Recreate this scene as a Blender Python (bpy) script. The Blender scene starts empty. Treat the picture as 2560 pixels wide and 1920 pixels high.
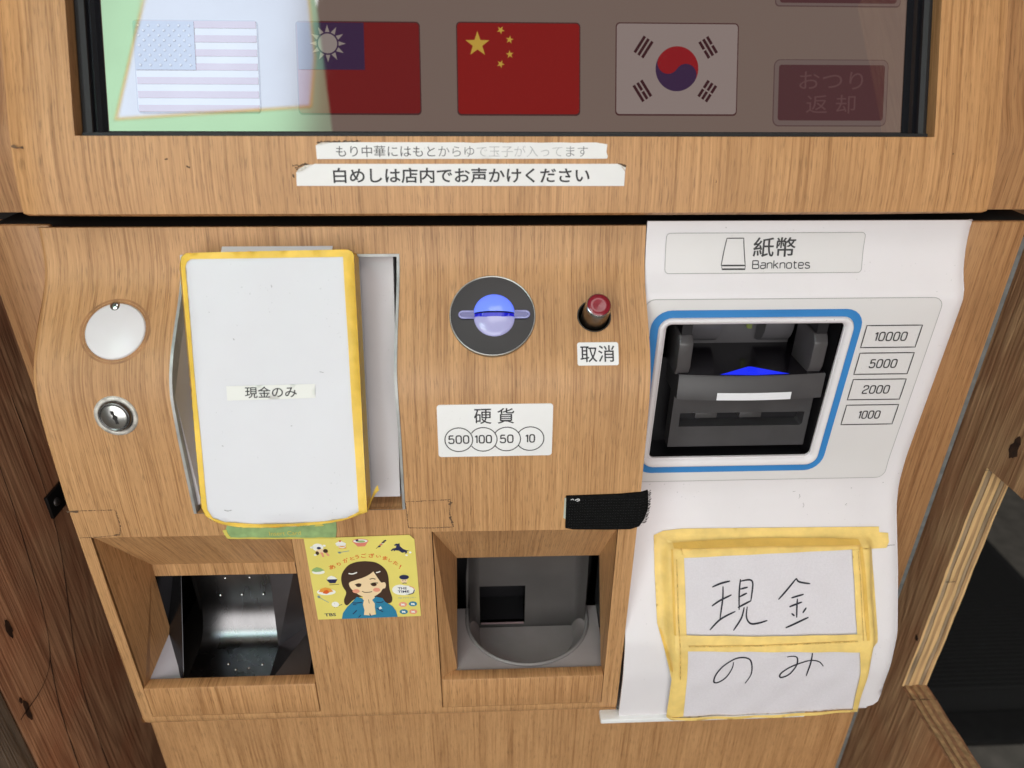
import bpy, bmesh, math, random
from math import sin, cos, pi, radians, sqrt, atan2
from mathutils import Vector, Matrix
from mathutils.geometry import delaunay_2d_cdt

random.seed(7)
sc = bpy.context.scene
COL = sc.collection

# ------------------------------------------------------------------ camera
PITCH, YAW, ROLL = radians(28.102), radians(2.715), radians(0.529)
fwd = Vector((sin(YAW)*cos(PITCH), cos(YAW)*cos(PITCH), -sin(PITCH)))
rt = Vector((cos(YAW), -sin(YAW), 0)); up = rt.cross(fwd)
r2 = rt*cos(ROLL) + up*sin(ROLL); u2 = up*cos(ROLL) - rt*sin(ROLL)
cam = bpy.data.cameras.new('camera'); cam_o = bpy.data.objects.new('camera', cam); COL.objects.link(cam_o)
M = Matrix((r2, u2, -fwd)).transposed().to_4x4(); M.translation = (-0.0220, -0.40, 1.25)
cam_o.matrix_world = M
cam.sensor_width = 36; cam.lens = 36*1775/2560; cam.clip_start = 0.02; cam.clip_end = 60
cam.dof.use_dof = True; cam.dof.focus_distance = 0.455; cam.dof.aperture_fstop = 7.5
sc.camera = cam_o

# ------------------------------------------------------------------ world, lamps, exposure
w = bpy.data.worlds.new('World'); sc.world = w; w.use_nodes = True
bg = w.node_tree.nodes['Background']; bg.inputs[0].default_value = (1.0, 0.97, 0.95, 1); bg.inputs[1].default_value = 0.075
def area(name, loc, target, sx, sy, power, col):
    l = bpy.data.lights.new(name, 'AREA'); l.shape = 'RECTANGLE'; l.size = sx; l.size_y = sy; l.energy = power; l.color = col
    o = bpy.data.objects.new(name, l); COL.objects.link(o); o.location = loc
    o.rotation_euler = (Vector(target)-Vector(loc)).to_track_quat('-Z', 'Y').to_euler()
    return o
area('open_front_daylight', (-0.30, -2.0, 1.35), (0, 0, 1.0), 2.2, 1.6, 38, (1.0, 0.985, 0.96))
area('overhead_fill', (0.15, -0.75, 2.95), (0, 0, 1.0), 0.9, 0.7, 8, (1.0, 0.97, 0.93))  # added weak fill lamp from above, brightens the tray lip tops
area('daylight_behind_banner', (-0.715, -1.16, 2.22), (-0.715, 0, 2.22), 0.56, 0.70, 15, (0.95, 1.0, 1.0))
sc.view_settings.view_transform = 'Standard'; sc.view_settings.look = 'None'
sc.view_settings.exposure = 0; sc.view_settings.gamma = 1
sc.render.engine = 'CYCLES'
sc.cycles.use_denoising = True
sc.cycles.max_bounces = 8

# ------------------------------------------------------------------ materials
def new_mat(name):
    m = bpy.data.materials.new(name); m.use_nodes = True
    return m, m.node_tree.nodes, m.node_tree.links, m.node_tree.nodes['Principled BSDF']
def mat(name, col, rough=0.5, metal=0.0, var=0.06, vscale=40.0, bump=0.0, bscale=300.0, spec=0.5, emit=None, estr=1.0, stretch=(1, 1, 1), coat=0.0, speck=0.0):
    m, n, l, b = new_mat(name)
    b.inputs['Roughness'].default_value = rough; b.inputs['Metallic'].default_value = metal
    b.inputs['Specular IOR Level'].default_value = spec
    b.inputs['Coat Weight'].default_value = coat
    tc = n.new('ShaderNodeTexCoord'); mp = n.new('ShaderNodeMapping'); mp.inputs['Scale'].default_value = stretch
    l.new(tc.outputs['Object'], mp.inputs[0])
    nz = n.new('ShaderNodeTexNoise'); nz.inputs['Scale'].default_value = vscale; nz.inputs['Detail'].default_value = 5
    l.new(mp.outputs[0], nz.inputs['Vector'])
    mr = n.new('ShaderNodeMapRange'); mr.inputs[1].default_value = 0.3; mr.inputs[2].default_value = 0.7
    mr.inputs[3].default_value = 1-var; mr.inputs[4].default_value = 1+var
    l.new(nz.outputs['Fac'], mr.inputs[0])
    mx = n.new('ShaderNodeMix'); mx.data_type = 'RGBA'; mx.blend_type = 'MULTIPLY'; mx.inputs[0].default_value = 1
    mx.inputs[6].default_value = (*col, 1); l.new(mr.outputs[0], mx.inputs[7])
    out = mx.outputs[2]
    if speck > 0:      # small dark dirt specks
        sp = n.new('ShaderNodeTexNoise'); sp.inputs['Scale'].default_value = 520; sp.inputs['Detail'].default_value = 3
        l.new(tc.outputs['Object'], sp.inputs['Vector'])
        s2 = n.new('ShaderNodeTexNoise'); s2.inputs['Scale'].default_value = 28; l.new(tc.outputs['Object'], s2.inputs['Vector'])
        ad = n.new('ShaderNodeMath'); ad.operation = 'MULTIPLY_ADD'; ad.inputs[1].default_value = 0.35
        l.new(s2.outputs['Fac'], ad.inputs[0]); l.new(sp.outputs['Fac'], ad.inputs[2])
        mr2 = n.new('ShaderNodeMapRange'); mr2.inputs[1].default_value = 0.90; mr2.inputs[2].default_value = 1.0
        mr2.inputs[3].default_value = 1.0; mr2.inputs[4].default_value = 1-speck
        l.new(ad.outputs[0], mr2.inputs[0])
        m2 = n.new('ShaderNodeMix'); m2.data_type = 'RGBA'; m2.blend_type = 'MULTIPLY'; m2.inputs[0].default_value = 1
        l.new(out, m2.inputs[6]); l.new(mr2.outputs[0], m2.inputs[7]); out = m2.outputs[2]
    l.new(out, b.inputs['Base Color'])
    rr = n.new('ShaderNodeMapRange'); rr.inputs[3].default_value = rough*0.85; rr.inputs[4].default_value = min(1, rough*1.2)
    l.new(nz.outputs['Fac'], rr.inputs[0]); l.new(rr.outputs[0], b.inputs['Roughness'])
    if bump > 0:
        bn = n.new('ShaderNodeTexNoise'); bn.inputs['Scale'].default_value = bscale; bn.inputs['Detail'].default_value = 4
        l.new(mp.outputs[0], bn.inputs['Vector'])
        bp = n.new('ShaderNodeBump'); bp.inputs['Strength'].default_value = bump; bp.inputs['Distance'].default_value = 0.001
        l.new(bn.outputs['Fac'], bp.inputs['Height']); l.new(bp.outputs[0], b.inputs['Normal'])
    if emit:
        b.inputs['Emission Color'].default_value = (*emit, 1); b.inputs['Emission Strength'].default_value = estr
    return m
def wood(name, light, dark, fine=900.0, straight=1.0, rough=0.42, wear=0.0):
    """oak laminate; grain runs along v of the UV map (u, v in metres)"""
    m, n, l, b = new_mat(name)
    uv = n.new('ShaderNodeUVMap'); uv.uv_map = 'UVMap'
    def nz(sx, sy, detail=3, off=0.0, src=None):
        mp = n.new('ShaderNodeMapping'); mp.inputs['Scale'].default_value = (sx, sy, 1); mp.inputs['Location'].default_value = (off, off*1.7, off)
        l.new(src or uv.outputs[0], mp.inputs[0])
        t = n.new('ShaderNodeTexNoise'); t.inputs['Scale'].default_value = 1; t.inputs['Detail'].default_value = detail
        l.new(mp.outputs[0], t.inputs['Vector']); return t.outputs['Fac']
    def math_(op, a, bb, c=None):
        k = n.new('ShaderNodeMath'); k.operation = op
        for i, q in enumerate((a, bb, c)):
            if q is None: continue
            if isinstance(q, (int, float)): k.inputs[i].default_value = q
            else: l.new(q, k.inputs[i])
        return k.outputs[0]
    # slow sideways wander of the grain
    sep = n.new('ShaderNodeSeparateXYZ'); l.new(uv.outputs[0], sep.inputs[0])
    wnd = nz(14, 5, 2, 3.1)
    ux = math_('MULTIPLY_ADD', math_('SUBTRACT', wnd, 0.5), 0.004*straight, sep.outputs[0])
    cmb = n.new('ShaderNodeCombineXYZ'); l.new(ux, cmb.inputs[0]); l.new(sep.outputs[1], cmb.inputs[1])
    W = cmb.outputs[0]
    a1 = nz(fine, fine*0.016, 3, 0.0, W); a2 = nz(fine*0.36, fine*0.0042, 3, 5.2, W); a3 = nz(110, 1.6, 2, 9.4, W); a4 = nz(16, 1.6, 2, 1.4, W)
    s = math_('ADD', math_('ADD', math_('MULTIPLY', a1, 0.46), math_('MULTIPLY', a2, 0.34)), math_('ADD', math_('MULTIPLY', a3, 0.16), math_('MULTIPLY', a4, 0.06)))
    cr = n.new('ShaderNodeValToRGB'); e = cr.color_ramp.elements
    e[0].position = 0.38; e[0].color = (*dark, 1); e[1].position = 0.63; e[1].color = (*light, 1)
    mid = cr.color_ramp.elements.new(0.49); mid.color = tuple(0.42*d + 0.58*g for d, g in zip(dark, light)) + (1,)
    l.new(s, cr.inputs[0])
    # pores: short dark dashes
    po = nz(1700, 105, 2, 2.2, W); pr = n.new('ShaderNodeMapRange'); pr.inputs[1].default_value = 0.56; pr.inputs[2].default_value = 0.70
    pr.inputs[3].default_value = 1.0; pr.inputs[4].default_value = 0.66; l.new(po, pr.inputs[0])
    mx = n.new('ShaderNodeMix'); mx.data_type = 'RGBA'; mx.blend_type = 'MULTIPLY'; mx.inputs[0].default_value = 1
    l.new(cr.outputs[0], mx.inputs[6]); l.new(pr.outputs[0], mx.inputs[7])
    col = mx.outputs[2]
    # hand grime in blotches
    g1 = nz(26, 17, 4, 7.7); g2 = n.new('ShaderNodeMapRange'); g2.inputs[1].default_value = 0.50; g2.inputs[2].default_value = 0.80
    g2.inputs[3].default_value = 0.0; g2.inputs[4].default_value = 0.28+wear; l.new(g1, g2.inputs[0])
    m3 = n.new('ShaderNodeMix'); m3.data_type = 'RGBA'; m3.blend_type = 'MIX'; m3.inputs[7].default_value = (dark[0]*0.75, dark[1]*0.78, dark[2]*0.85, 1)
    l.new(g2.outputs[0], m3.inputs[0]); l.new(col, m3.inputs[6]); l.new(m3.outputs[2], b.inputs['Base Color'])
    rr = n.new('ShaderNodeMapRange'); rr.inputs[3].default_value = rough-0.06; rr.inputs[4].default_value = rough+0.14
    l.new(g1, rr.inputs[0]); l.new(rr.outputs[0], b.inputs['Roughness'])
    bp = n.new('ShaderNodeBump'); bp.inputs['Strength'].default_value = 0.12; bp.inputs['Distance'].default_value = 0.0006
    l.new(s, bp.inputs['Height']); l.new(bp.outputs[0], b.inputs['Normal'])
    b.inputs['Specular IOR Level'].default_value = 0.4
    return m
def plywood(name, light, dark, red, axis='X'):
    """rough outdoor softwood ply: knots, wide flame grain running up the sheet"""
    m, n, l, b = new_mat(name)
    tc = n.new('ShaderNodeTexCoord'); mp = n.new('ShaderNodeMapping'); mp.inputs['Scale'].default_value = (1, 9, 1.5)
    l.new(tc.outputs['Object'], mp.inputs[0])
    n1 = n.new('ShaderNodeTexNoise'); n1.inputs['Scale'].default_value = 2.2; n1.inputs['Detail'].default_value = 3; n1.inputs['Distortion'].default_value = 0.8
    l.new(mp.outputs[0], n1.inputs['Vector'])
    wv = n.new('ShaderNodeMath'); wv.operation = 'MULTIPLY'; wv.inputs[1].default_value = 46; l.new(n1.outputs['Fac'], wv.inputs[0])
    sn = n.new('ShaderNodeMath'); sn.operation = 'SINE'; l.new(wv.outputs[0], sn.inputs[0])
    mp2 = n.new('ShaderNodeMapping'); mp2.inputs['Scale'].default_value = (30, 420, 12); l.new(tc.outputs['Object'], mp2.inputs[0])
    n2 = n.new('ShaderNodeTexNoise'); n2.inputs['Scale'].default_value = 1; n2.inputs['Detail'].default_value = 4; l.new(mp2.outputs[0], n2.inputs['Vector'])
    ad = n.new('ShaderNodeMath'); ad.operation = 'MULTIPLY_ADD'; ad.inputs[1].default_value = 0.12
    l.new(sn.outputs[0], ad.inputs[0]); l.new(n2.outputs['Fac'], ad.inputs[2])
    cr = n.new('ShaderNodeValToRGB'); e = cr.color_ramp.elements
    e[0].position = 0.28; e[0].color = (*dark, 1); e[1].position = 0.72; e[1].color = (*light, 1)
    l.new(ad.outputs[0], cr.inputs[0])
    n3 = n.new('ShaderNodeTexNoise'); n3.inputs['Scale'].default_value = 17; n3.inputs['Detail'].default_value = 6; l.new(tc.outputs['Object'], n3.inputs['Vector'])
    mr = n.new('ShaderNodeMapRange'); mr.inputs[1].default_value = 0.45; mr.inputs[2].default_value = 0.7; mr.inputs[4].default_value = 0.65; l.new(n3.outputs['Fac'], mr.inputs[0])
    mx = n.new('ShaderNodeMix'); mx.data_type = 'RGBA'; l.new(mr.outputs[0], mx.inputs[0]); l.new(cr.outputs[0], mx.inputs[6]); mx.inputs[7].default_value = (*red, 1)
    l.new(mx.outputs[2], b.inputs['Base Color']); b.inputs['Roughness'].default_value = 0.7
    bp = n.new('ShaderNodeBump'); bp.inputs['Strength'].default_value = 0.45; bp.inputs['Distance'].default_value = 0.002
    l.new(ad.outputs[0], bp.inputs['Height']); l.new(bp.outputs[0], b.inputs['Normal'])
    return m
OAK = wood('oak_laminate', (0.590, 0.325, 0.143), (0.312, 0.147, 0.054), fine=1350.0)
OAK_S = wood('oak_laminate_straight', (0.590, 0.317, 0.137), (0.312, 0.144, 0.051), fine=950.0, straight=0.5)
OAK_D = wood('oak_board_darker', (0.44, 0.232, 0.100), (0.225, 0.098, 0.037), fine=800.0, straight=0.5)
GRIME = mat('grime', (0.11, 0.062, 0.032), 0.8, var=0.5, vscale=200)
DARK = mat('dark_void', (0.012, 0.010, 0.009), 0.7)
WHITE_P = mat('white_plastic', (0.755, 0.715, 0.730), 0.38, var=0.03, vscale=18, bump=0.05, bscale=900, speck=0.5)
OVERLAY = mat('overlay_film', (0.705, 0.675, 0.670), 0.34, var=0.02, vscale=22, speck=0.2)
LABEL_W = mat('label_white', (0.81, 0.79, 0.78), 0.4, var=0.03, speck=0.2)
INK = mat('black_ink', (0.018, 0.016, 0.018), 0.5, var=0.2, vscale=300)
GREY_INK = mat('grey_ink', (0.035, 0.033, 0.035), 0.5, var=0.2, vscale=300)
HAIRLINE = mat('hairline_grey', (0.36, 0.35, 0.34), 0.5)
BLUE_R = mat('blue_print', (0.035, 0.215, 0.53), 0.42, var=0.05)
RUBBER = mat('black_rubber', (0.008, 0.008, 0.009), 0.6, var=0.2, bump=0.2, bscale=900)
GLOSSBLK = mat('gloss_black', (0.008, 0.008, 0.010), 0.12)
CHAR = mat('charcoal_plastic', (0.055, 0.051, 0.053), 0.42, var=0.1, vscale=60, bump=0.06, bscale=1500)
CHAR_D = mat('charcoal_plastic_dark', (0.012, 0.011, 0.013), 0.35, var=0.1)
GREYPL = mat('grey_plastic', (0.30, 0.262, 0.255), 0.18, var=0.08, bump=0.05, bscale=800)
STEEL = mat('dull_steel', (0.21, 0.205, 0.21), 0.27, 1.0, var=0.18, vscale=60, stretch=(1, 1, 0.2))
CHROME = mat('chrome', (0.60, 0.60, 0.59), 0.18, 1.0, var=0.05)
BRASSY = mat('worn_steel_barrel', (0.24, 0.205, 0.165), 0.33, 1.0, var=0.15, vscale=200)
GREYMET = mat('grey_painted_steel', (0.50, 0.465, 0.475), 0.45, var=0.06, vscale=30, speck=0.4)
GREYRIM = mat('grey_rim', (0.36, 0.36, 0.35), 0.4, 0.3, var=0.25, vscale=90)
GREYSIDE = mat('grey_side_steel', (0.15, 0.155, 0.15), 0.55, var=0.2, vscale=200, speck=0.4)
PAPER = mat('white_paper', (0.655, 0.645, 0.675), 0.42, var=0.03, vscale=18, bump=0.35, bscale=28, speck=0.3)
PAPER_G = mat('recycled_paper', (0.69, 0.65, 0.68), 0.85, var=0.035, vscale=900, bump=0.1, bscale=500, speck=0.15)
LAMINATE = mat('strip_paper', (0.76, 0.735, 0.72), 0.5, var=0.03, vscale=60, speck=0.3)
STRIPW = mat('cream_label_tape', (0.74, 0.73, 0.69), 0.45, var=0.02)
TAPE_Y = mat('yellow_paper_tape', (0.84, 0.55, 0.085), 0.5, var=0.12, vscale=90, bump=0.6, bscale=160)
TAPE_P = mat('pale_masking_tape', (0.84, 0.595, 0.185), 0.55, var=0.12, vscale=80, bump=0.5, bscale=170)
TAPE_O = mat('overlapped_masking_tape', (0.76, 0.47, 0.095), 0.65, var=0.08, vscale=70, bump=0.3, bscale=380)
GREENL = mat('green_label', (0.28, 0.42, 0.17), 0.6, var=0.18, vscale=160, bump=0.3, bscale=350)
YELL = mat('yellow_print', (0.66, 0.56, 0.11), 0.6, var=0.1)
VELCRO = mat('hook_fabric', (0.007, 0.007, 0.007), 0.95, spec=0.1, var=0.5, vscale=700, bump=0.9, bscale=1400)
RED_CAP = mat('red_lens', (0.24, 0.010, 0.022), 0.28, var=0.12, vscale=90, coat=0.3)
CEMENT = mat('concrete', (0.20, 0.185, 0.16), 0.9, var=0.25, vscale=25, bump=0.5, bscale=200)
MATBLK = mat('black_mat_fabric', (0.022, 0.022, 0.022), 0.95, var=0.35, vscale=400, bump=0.6, bscale=800)
PLY_L = plywood('plywood_dark', (0.60, 0.31, 0.165), (0.29, 0.125, 0.062), (0.42, 0.150, 0.068))
PLY_R = plywood('plywood_brown', (0.64, 0.37, 0.19), (0.33, 0.155, 0.072), (0.42, 0.175, 0.078))
GREYWOOD = plywood('weathered_grey_wood', (0.34, 0.31, 0.27), (0.15, 0.13, 0.11), (0.24, 0.20, 0.16))
PLIES = [mat('ply_pale', (0.70, 0.44, 0.20), 0.8, var=0.20, vscale=160, bump=0.5, bscale=350, stretch=(1, 1, 0.12)),
         mat('ply_brown', (0.46, 0.27, 0.125), 0.85, var=0.35, vscale=200, bump=0.7, bscale=350, stretch=(1, 1, 0.12)),
         mat('ply_grey', (0.34, 0.235, 0.14), 0.9, var=0.45, vscale=200, bump=0.8, bscale=350, stretch=(1, 1, 0.12)),
         mat('ply_rust', (0.34, 0.165, 0.08), 0.9, var=0.35, vscale=160, bump=0.8, bscale=350)]
def lit(name, col, strength, rough=0.014, refl=0.5):
    m, n, l, b = new_mat(name)
    b.inputs['Base Color'].default_value = (0.004, 0.004, 0.004, 1); b.inputs['Roughness'].default_value = rough
    b.inputs['IOR'].default_value = 1.9; b.inputs['Specular IOR Level'].default_value = refl
    b.inputs['Emission Color'].default_value = (*col, 1); b.inputs['Emission Strength'].default_value = strength
    tc = n.new('ShaderNodeTexCoord'); nz = n.new('ShaderNodeTexNoise'); nz.inputs['Scale'].default_value = 30; nz.inputs['Detail'].default_value = 6
    l.new(tc.outputs['Object'], nz.inputs['Vector'])
    mr = n.new('ShaderNodeMapRange'); mr.inputs[1].default_value = 0.42; mr.inputs[2].default_value = 0.75; mr.inputs[3].default_value = rough*0.6; mr.inputs[4].default_value = rough*3.5
    l.new(nz.outputs['Fac'], mr.inputs[0]); l.new(mr.outputs[0], b.inputs['Roughness'])
    return m
SCREEN_BG = lit('screen_background', (0.145, 0.100, 0.082), 1.0)
S_RED = lit('screen_red', (0.130, 0.004, 0.004), 1.0); S_CRED = lit('screen_china_red', (0.185, 0.003, 0.002), 1.0)
S_NAVY = lit('screen_navy', (0.030, 0.010, 0.040), 1.0); S_WHITE = lit('screen_white', (0.22, 0.18, 0.165), 1.0)
S_KBG = lit('screen_pale', (0.215, 0.165, 0.150), 1.0)
S_YEL = lit('screen_yellow', (0.42, 0.26, 0.035), 1.0); S_DRED = lit('screen_dark_red', (0.030, 0.004, 0.006), 1.0)
S_EDGE = lit('screen_edge', (0.050, 0.014, 0.014), 1.0); S_KRED = lit('screen_korea_red', (0.20, 0.003, 0.006), 1.0)
S_BTN = lit('screen_button', (0.062, 0.020, 0.022), 1.0); S_BTNR = lit('screen_button_rim', (0.125, 0.085, 0.076), 1.0)
S_BTXT = lit('screen_button_text', (0.095, 0.042, 0.042), 1.0); S_BLINE = lit('screen_button_line', (0.075, 0.040, 0.038), 1.0)
BLUE_LED = lit('blue_led', (0.012, 0.028, 0.95), 1.0, 0.3, 0.3)
def dome_mat(name, col, s, base):
    m, n, l, b = new_mat(name)
    b.inputs['Base Color'].default_value = (*base, 1); b.inputs['Roughness'].default_value = 0.14
    b.inputs['Emission Color'].default_value = (*col, 1); b.inputs['Emission Strength'].default_value = s
    b.inputs['Subsurface Weight'].default_value = 0.0
    lw = n.new('ShaderNodeTexNoise'); lw.inputs['Scale'].default_value = 40
    tc = n.new('ShaderNodeTexCoord'); l.new(tc.outputs['Object'], lw.inputs['Vector'])
    mr = n.new('ShaderNodeMapRange'); mr.inputs[3].default_value = 0.10; mr.inputs[4].default_value = 0.20
    l.new(lw.outputs['Fac'], mr.inputs[0]); l.new(mr.outputs[0], b.inputs['Roughness'])
    return m
DOME_U = dome_mat('blue_lens_upper', (0.075, 0.165, 1.0), 0.85, (0.16, 0.20, 0.45))
DOME_L = dome_mat('blue_lens_lower', (0.26, 0.25, 0.72), 0.30, (0.36, 0.35, 0.48))
DOME_S = lit('blue_slot', (0.004, 0.006, 0.55), 1.0, 0.4, 0.2)
CLEAR_BL = mat('frosted_blue_lens', (0.30, 0.30, 0.46), 0.18, var=0.05, emit=(0.12, 0.12, 0.45), estr=0.35)
CLEAR_DK = mat('deep_blue_lens', (0.07, 0.07, 0.16), 0.15, var=0.05, emit=(0.03, 0.03, 0.22), estr=0.5)
WINDOW = mat('white_window', (0.78, 0.77, 0.80), 0.3, var=0.03)
LED_G = lit('green_led', (0.10, 0.12, 0.03), 1.0, 0.4, 0.3)
def translucent(name, col):
    m = bpy.data.materials.new(name); m.use_nodes = True; n = m.node_tree.nodes; l = m.node_tree.links; n.clear()
    o = n.new('ShaderNodeOutputMaterial'); t = n.new('ShaderNodeBsdfTranslucent'); d = n.new('ShaderNodeBsdfDiffuse'); a = n.new('ShaderNodeMixShader')
    nz = n.new('ShaderNodeTexNoise'); nz.inputs['Scale'].default_value = 9; nz.inputs['Detail'].default_value = 3
    tc = n.new('ShaderNodeTexCoord'); l.new(tc.outputs['Object'], nz.inputs['Vector'])
    mr = n.new('ShaderNodeMapRange'); mr.inputs[3].default_value = 0.9; mr.inputs[4].default_value = 1.05; l.new(nz.outputs['Fac'], mr.inputs[0])
    mx = n.new('ShaderNodeMix'); mx.data_type = 'RGBA'; mx.blend_type = 'MULTIPLY'; mx.inputs[0].default_value = 1; mx.inputs[6].default_value = (*col, 1)
    l.new(mr.outputs[0], mx.inputs[7]); l.new(mx.outputs[2], t.inputs[0]); l.new(mx.outputs[2], d.inputs[0])
    a.inputs[0].default_value = 0.2; l.new(t.outputs[0], a.inputs[1]); l.new(d.outputs[0], a.inputs[2]); l.new(a.outputs[0], o.inputs[0])
    return m
BAN_G = translucent('green_banner_sheet', (0.36, 0.66, 0.42)); BAN_W = translucent('white_banner_paper', (0.62, 0.72, 0.88)); BAN_Y = translucent('cream_banner_edge', (0.72, 0.55, 0.26))

# ------------------------------------------------------------------ mesh helpers
class MB:
    def __init__(s): s.v = []; s.f = []; s.m = []; s.uv = []; s.smooth = []
    def add(s, verts, faces, mat=0, uvs=None, smooth=False):
        b = len(s.v); s.v += [tuple(p) for p in verts]
        for f in faces:
            s.f.append([b+i for i in f]); s.m.append(mat); s.smooth.append(smooth)
            s.uv.append([uvs[i] if uvs else (verts[i][0], verts[i][2]) for i in f])
        return s
    def quad(s, a, b, c, d, mat=0, uvs=None): return s.add([a, b, c, d], [(0, 1, 2, 3)], mat, uvs)
    def box(s, x0, x1, y0, y1, z0, z1, mat=0):
        V = [(x, y, z) for z in (z0, z1) for y in (y0, y1) for x in (x0, x1)]
        F = [(0, 2, 3, 1), (4, 5, 7, 6), (0, 1, 5, 4), (2, 6, 7, 3), (0, 4, 6, 2), (1, 3, 7, 5)]
        for f in F:
            P = [V[i] for i in f]
            flat = 2 if len({p[2] for p in P}) == 1 else (1 if len({p[1] for p in P}) == 1 else 0)
            uv = [(p[0], p[1]) if flat == 2 else ((p[0], p[2]) if flat == 1 else (p[1], p[2])) for p in P]
            s.add(P, [(0, 1, 2, 3)], mat, uv)
        return s
    def grid(s, fn, us, vs, mat=0, smooth=True, uvfn=None):
        V = [fn(u, v) for v in vs for u in us]; n = len(us)
        UV = [(uvfn(u, v) if uvfn else (u, v)) for v in vs for u in us]
        F = [(j*n+i, j*n+i+1, (j+1)*n+i+1, (j+1)*n+i) for j in range(len(vs)-1) for i in range(n-1)]
        return s.add(V, F, mat, UV, smooth)
    def lathe(s, prof, frame, n=40, mat=0, smooth=True):
        """prof: (radius, height) list; frame maps (x, y, h) to a point"""
        V = [frame(r*cos(2*pi*i/n), r*sin(2*pi*i/n), h) for r, h in prof for i in range(n)]
        F = [(j*n+i, j*n+(i+1) % n, (j+1)*n+(i+1) % n, (j+1)*n+i) for j in range(len(prof)-1) for i in range(n)]
        return s.add(V, F, mat, None, smooth)
    def tube(s, path, r, n=10, mat=0):
        P = [Vector(p) for p in path]; V = []
        for i, p in enumerate(P):
            t = (P[min(i+1, len(P)-1)]-P[max(i-1, 0)]).normalized()
            a = t.cross(Vector((0.13, 0.31, 0.94))).normalized(); b = t.cross(a)
            V += [p+(a*cos(2*pi*k/n)+b*sin(2*pi*k/n))*r for k in range(n)]
        F = [(j*n+i, j*n+(i+1) % n, (j+1)*n+(i+1) % n, (j+1)*n+i) for j in range(len(P)-1) for i in range(n)]
        F += [tuple(range(n)), tuple((len(P)-1)*n+k for k in range(n))]
        return s.add(V, F, mat, None, True)
    def build(s, name, mats, parent=None, bevel=0.0, segs=2, weld=False):
        me = bpy.data.meshes.new(name); me.from_pydata(s.v, [], s.f)
        if not isinstance(mats, (list, tuple)): mats = [mats]
        for m in mats: me.materials.append(m)
        uvl = me.uv_layers.new(name='UVMap'); k = 0
        for p, mi, uv, sm in zip(me.polygons, s.m, s.uv, s.smooth):
            p.material_index = mi; p.use_smooth = sm
            for q in uv: uvl.data[k].uv = q; k += 1
        if bevel > 0 or weld:
            bm = bmesh.new(); bm.from_mesh(me); bmesh.ops.remove_doubles(bm, verts=bm.verts, dist=1e-6)
            bmesh.ops.recalc_face_normals(bm, faces=bm.faces)
            if bevel > 0:
                ed = [e for e in bm.edges if len(e.link_faces) == 2 and e.calc_face_angle(0) > 0.5]
                bmesh.ops.bevel(bm, geom=ed, offset=bevel, segments=segs, affect='EDGES', profile=0.5, clamp_overlap=True)
                for f in bm.faces: f.smooth = False
            bm.to_mesh(me); bm.free()
            if bevel > 0:
                for p in me.polygons: p.use_smooth = True
                try: me.set_sharp_from_angle(angle=radians(40))
                except Exception: pass
        me.update()
        o = bpy.data.objects.new(name, me); COL.objects.link(o); o.parent = parent
        return o
def thing(name, label, cat, loc=(0, 0, 0), group=None):
    o = bpy.data.objects.new(name, None); COL.objects.link(o); o.location = loc; o['label'] = label; o['category'] = cat
    o.empty_display_size = 0.05
    if group: o['group'] = group
    return o
def tag(o, label, cat):
    o['label'] = label; o['category'] = cat; return o
def lin(a, b, n): return [a+(b-a)*i/n for i in range(n+1)]

# ------------------------------------------------------------------ section curves of the machine (p = how far it stands out, z = height)
class Prof:
    def __init__(s, pts, sigma=0.002, step=0.001):
        pts = sorted(pts, key=lambda q: q[1]); z0, z1 = pts[0][1], pts[-1][1]
        n = int(round((z1-z0)/step)); Z = lin(z0, z1, n)
        def li(z):
            for (a, za), (b, zb) in zip(pts[:-1], pts[1:]):
                if z <= zb+1e-9: return a+(b-a)*(z-za)/(zb-za)
            return pts[-1][0]
        raw = [li(z) for z in Z]; k = max(1, int(3*sigma/step)); P = []
        wts = [math.exp(-0.5*(i*step/sigma)**2) for i in range(-k, k+1)]
        for i in range(len(Z)):
            m = min(k, i, len(Z)-1-i); ws = wts[k-m:k+m+1]
            P.append(sum(wv*raw[i-m+j] for j, wv in enumerate(ws))/sum(ws))
        s.z0, s.step, s.P, s.Z = z0, step, P, Z
        s.S = [0.0]
        for i in range(1, len(Z)): s.S.append(s.S[-1]+sqrt((Z[i]-Z[i-1])**2+(P[i]-P[i-1])**2))
    def p(s, z):
        t = (z-s.z0)/s.step; i = max(0, min(len(s.P)-2, int(math.floor(t)))); return s.P[i]+(s.P[i+1]-s.P[i])*(t-i)
    def n(s, z):
        d = (s.p(z+0.001)-s.p(z-0.001))/0.002; v = Vector((0, -1, -d)); return v.normalized()
    def at(s, x, z, off=0.0):
        return Vector((x, -s.p(z), z)) + s.n(z)*off
    def s_of(s, z):
        t = (z-s.z0)/s.step; i = max(0, min(len(s.S)-2, int(math.floor(t)))); return s.S[i]+(s.S[i+1]-s.S[i])*(t-i)
    def z_of(s, q):
        lo, hi = 0, len(s.S)-1
        if q <= 0: return s.z0+q
        if q >= s.S[-1]: return s.Z[-1]+q-s.S[-1]
        while hi-lo > 1:
            m = (lo+hi)//2
            if s.S[m] <= q: lo = m
            else: hi = m
        return s.Z[lo]+(q-s.S[lo])/(s.S[hi]-s.S[lo])*s.step
    def frame(s, x, z):
        """plane tangent to the surface at (x, z): local (a right, b up, h out)"""
        o = s.at(x, z); nn = s.n(z); u = Vector((1, 0, 0)); v = u.cross(nn)*-1
        if v.z < 0: v = -v
        return lambda a, b, h: o+u*a+v*b+nn*h
T22 = math.tan(radians(22))
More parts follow.
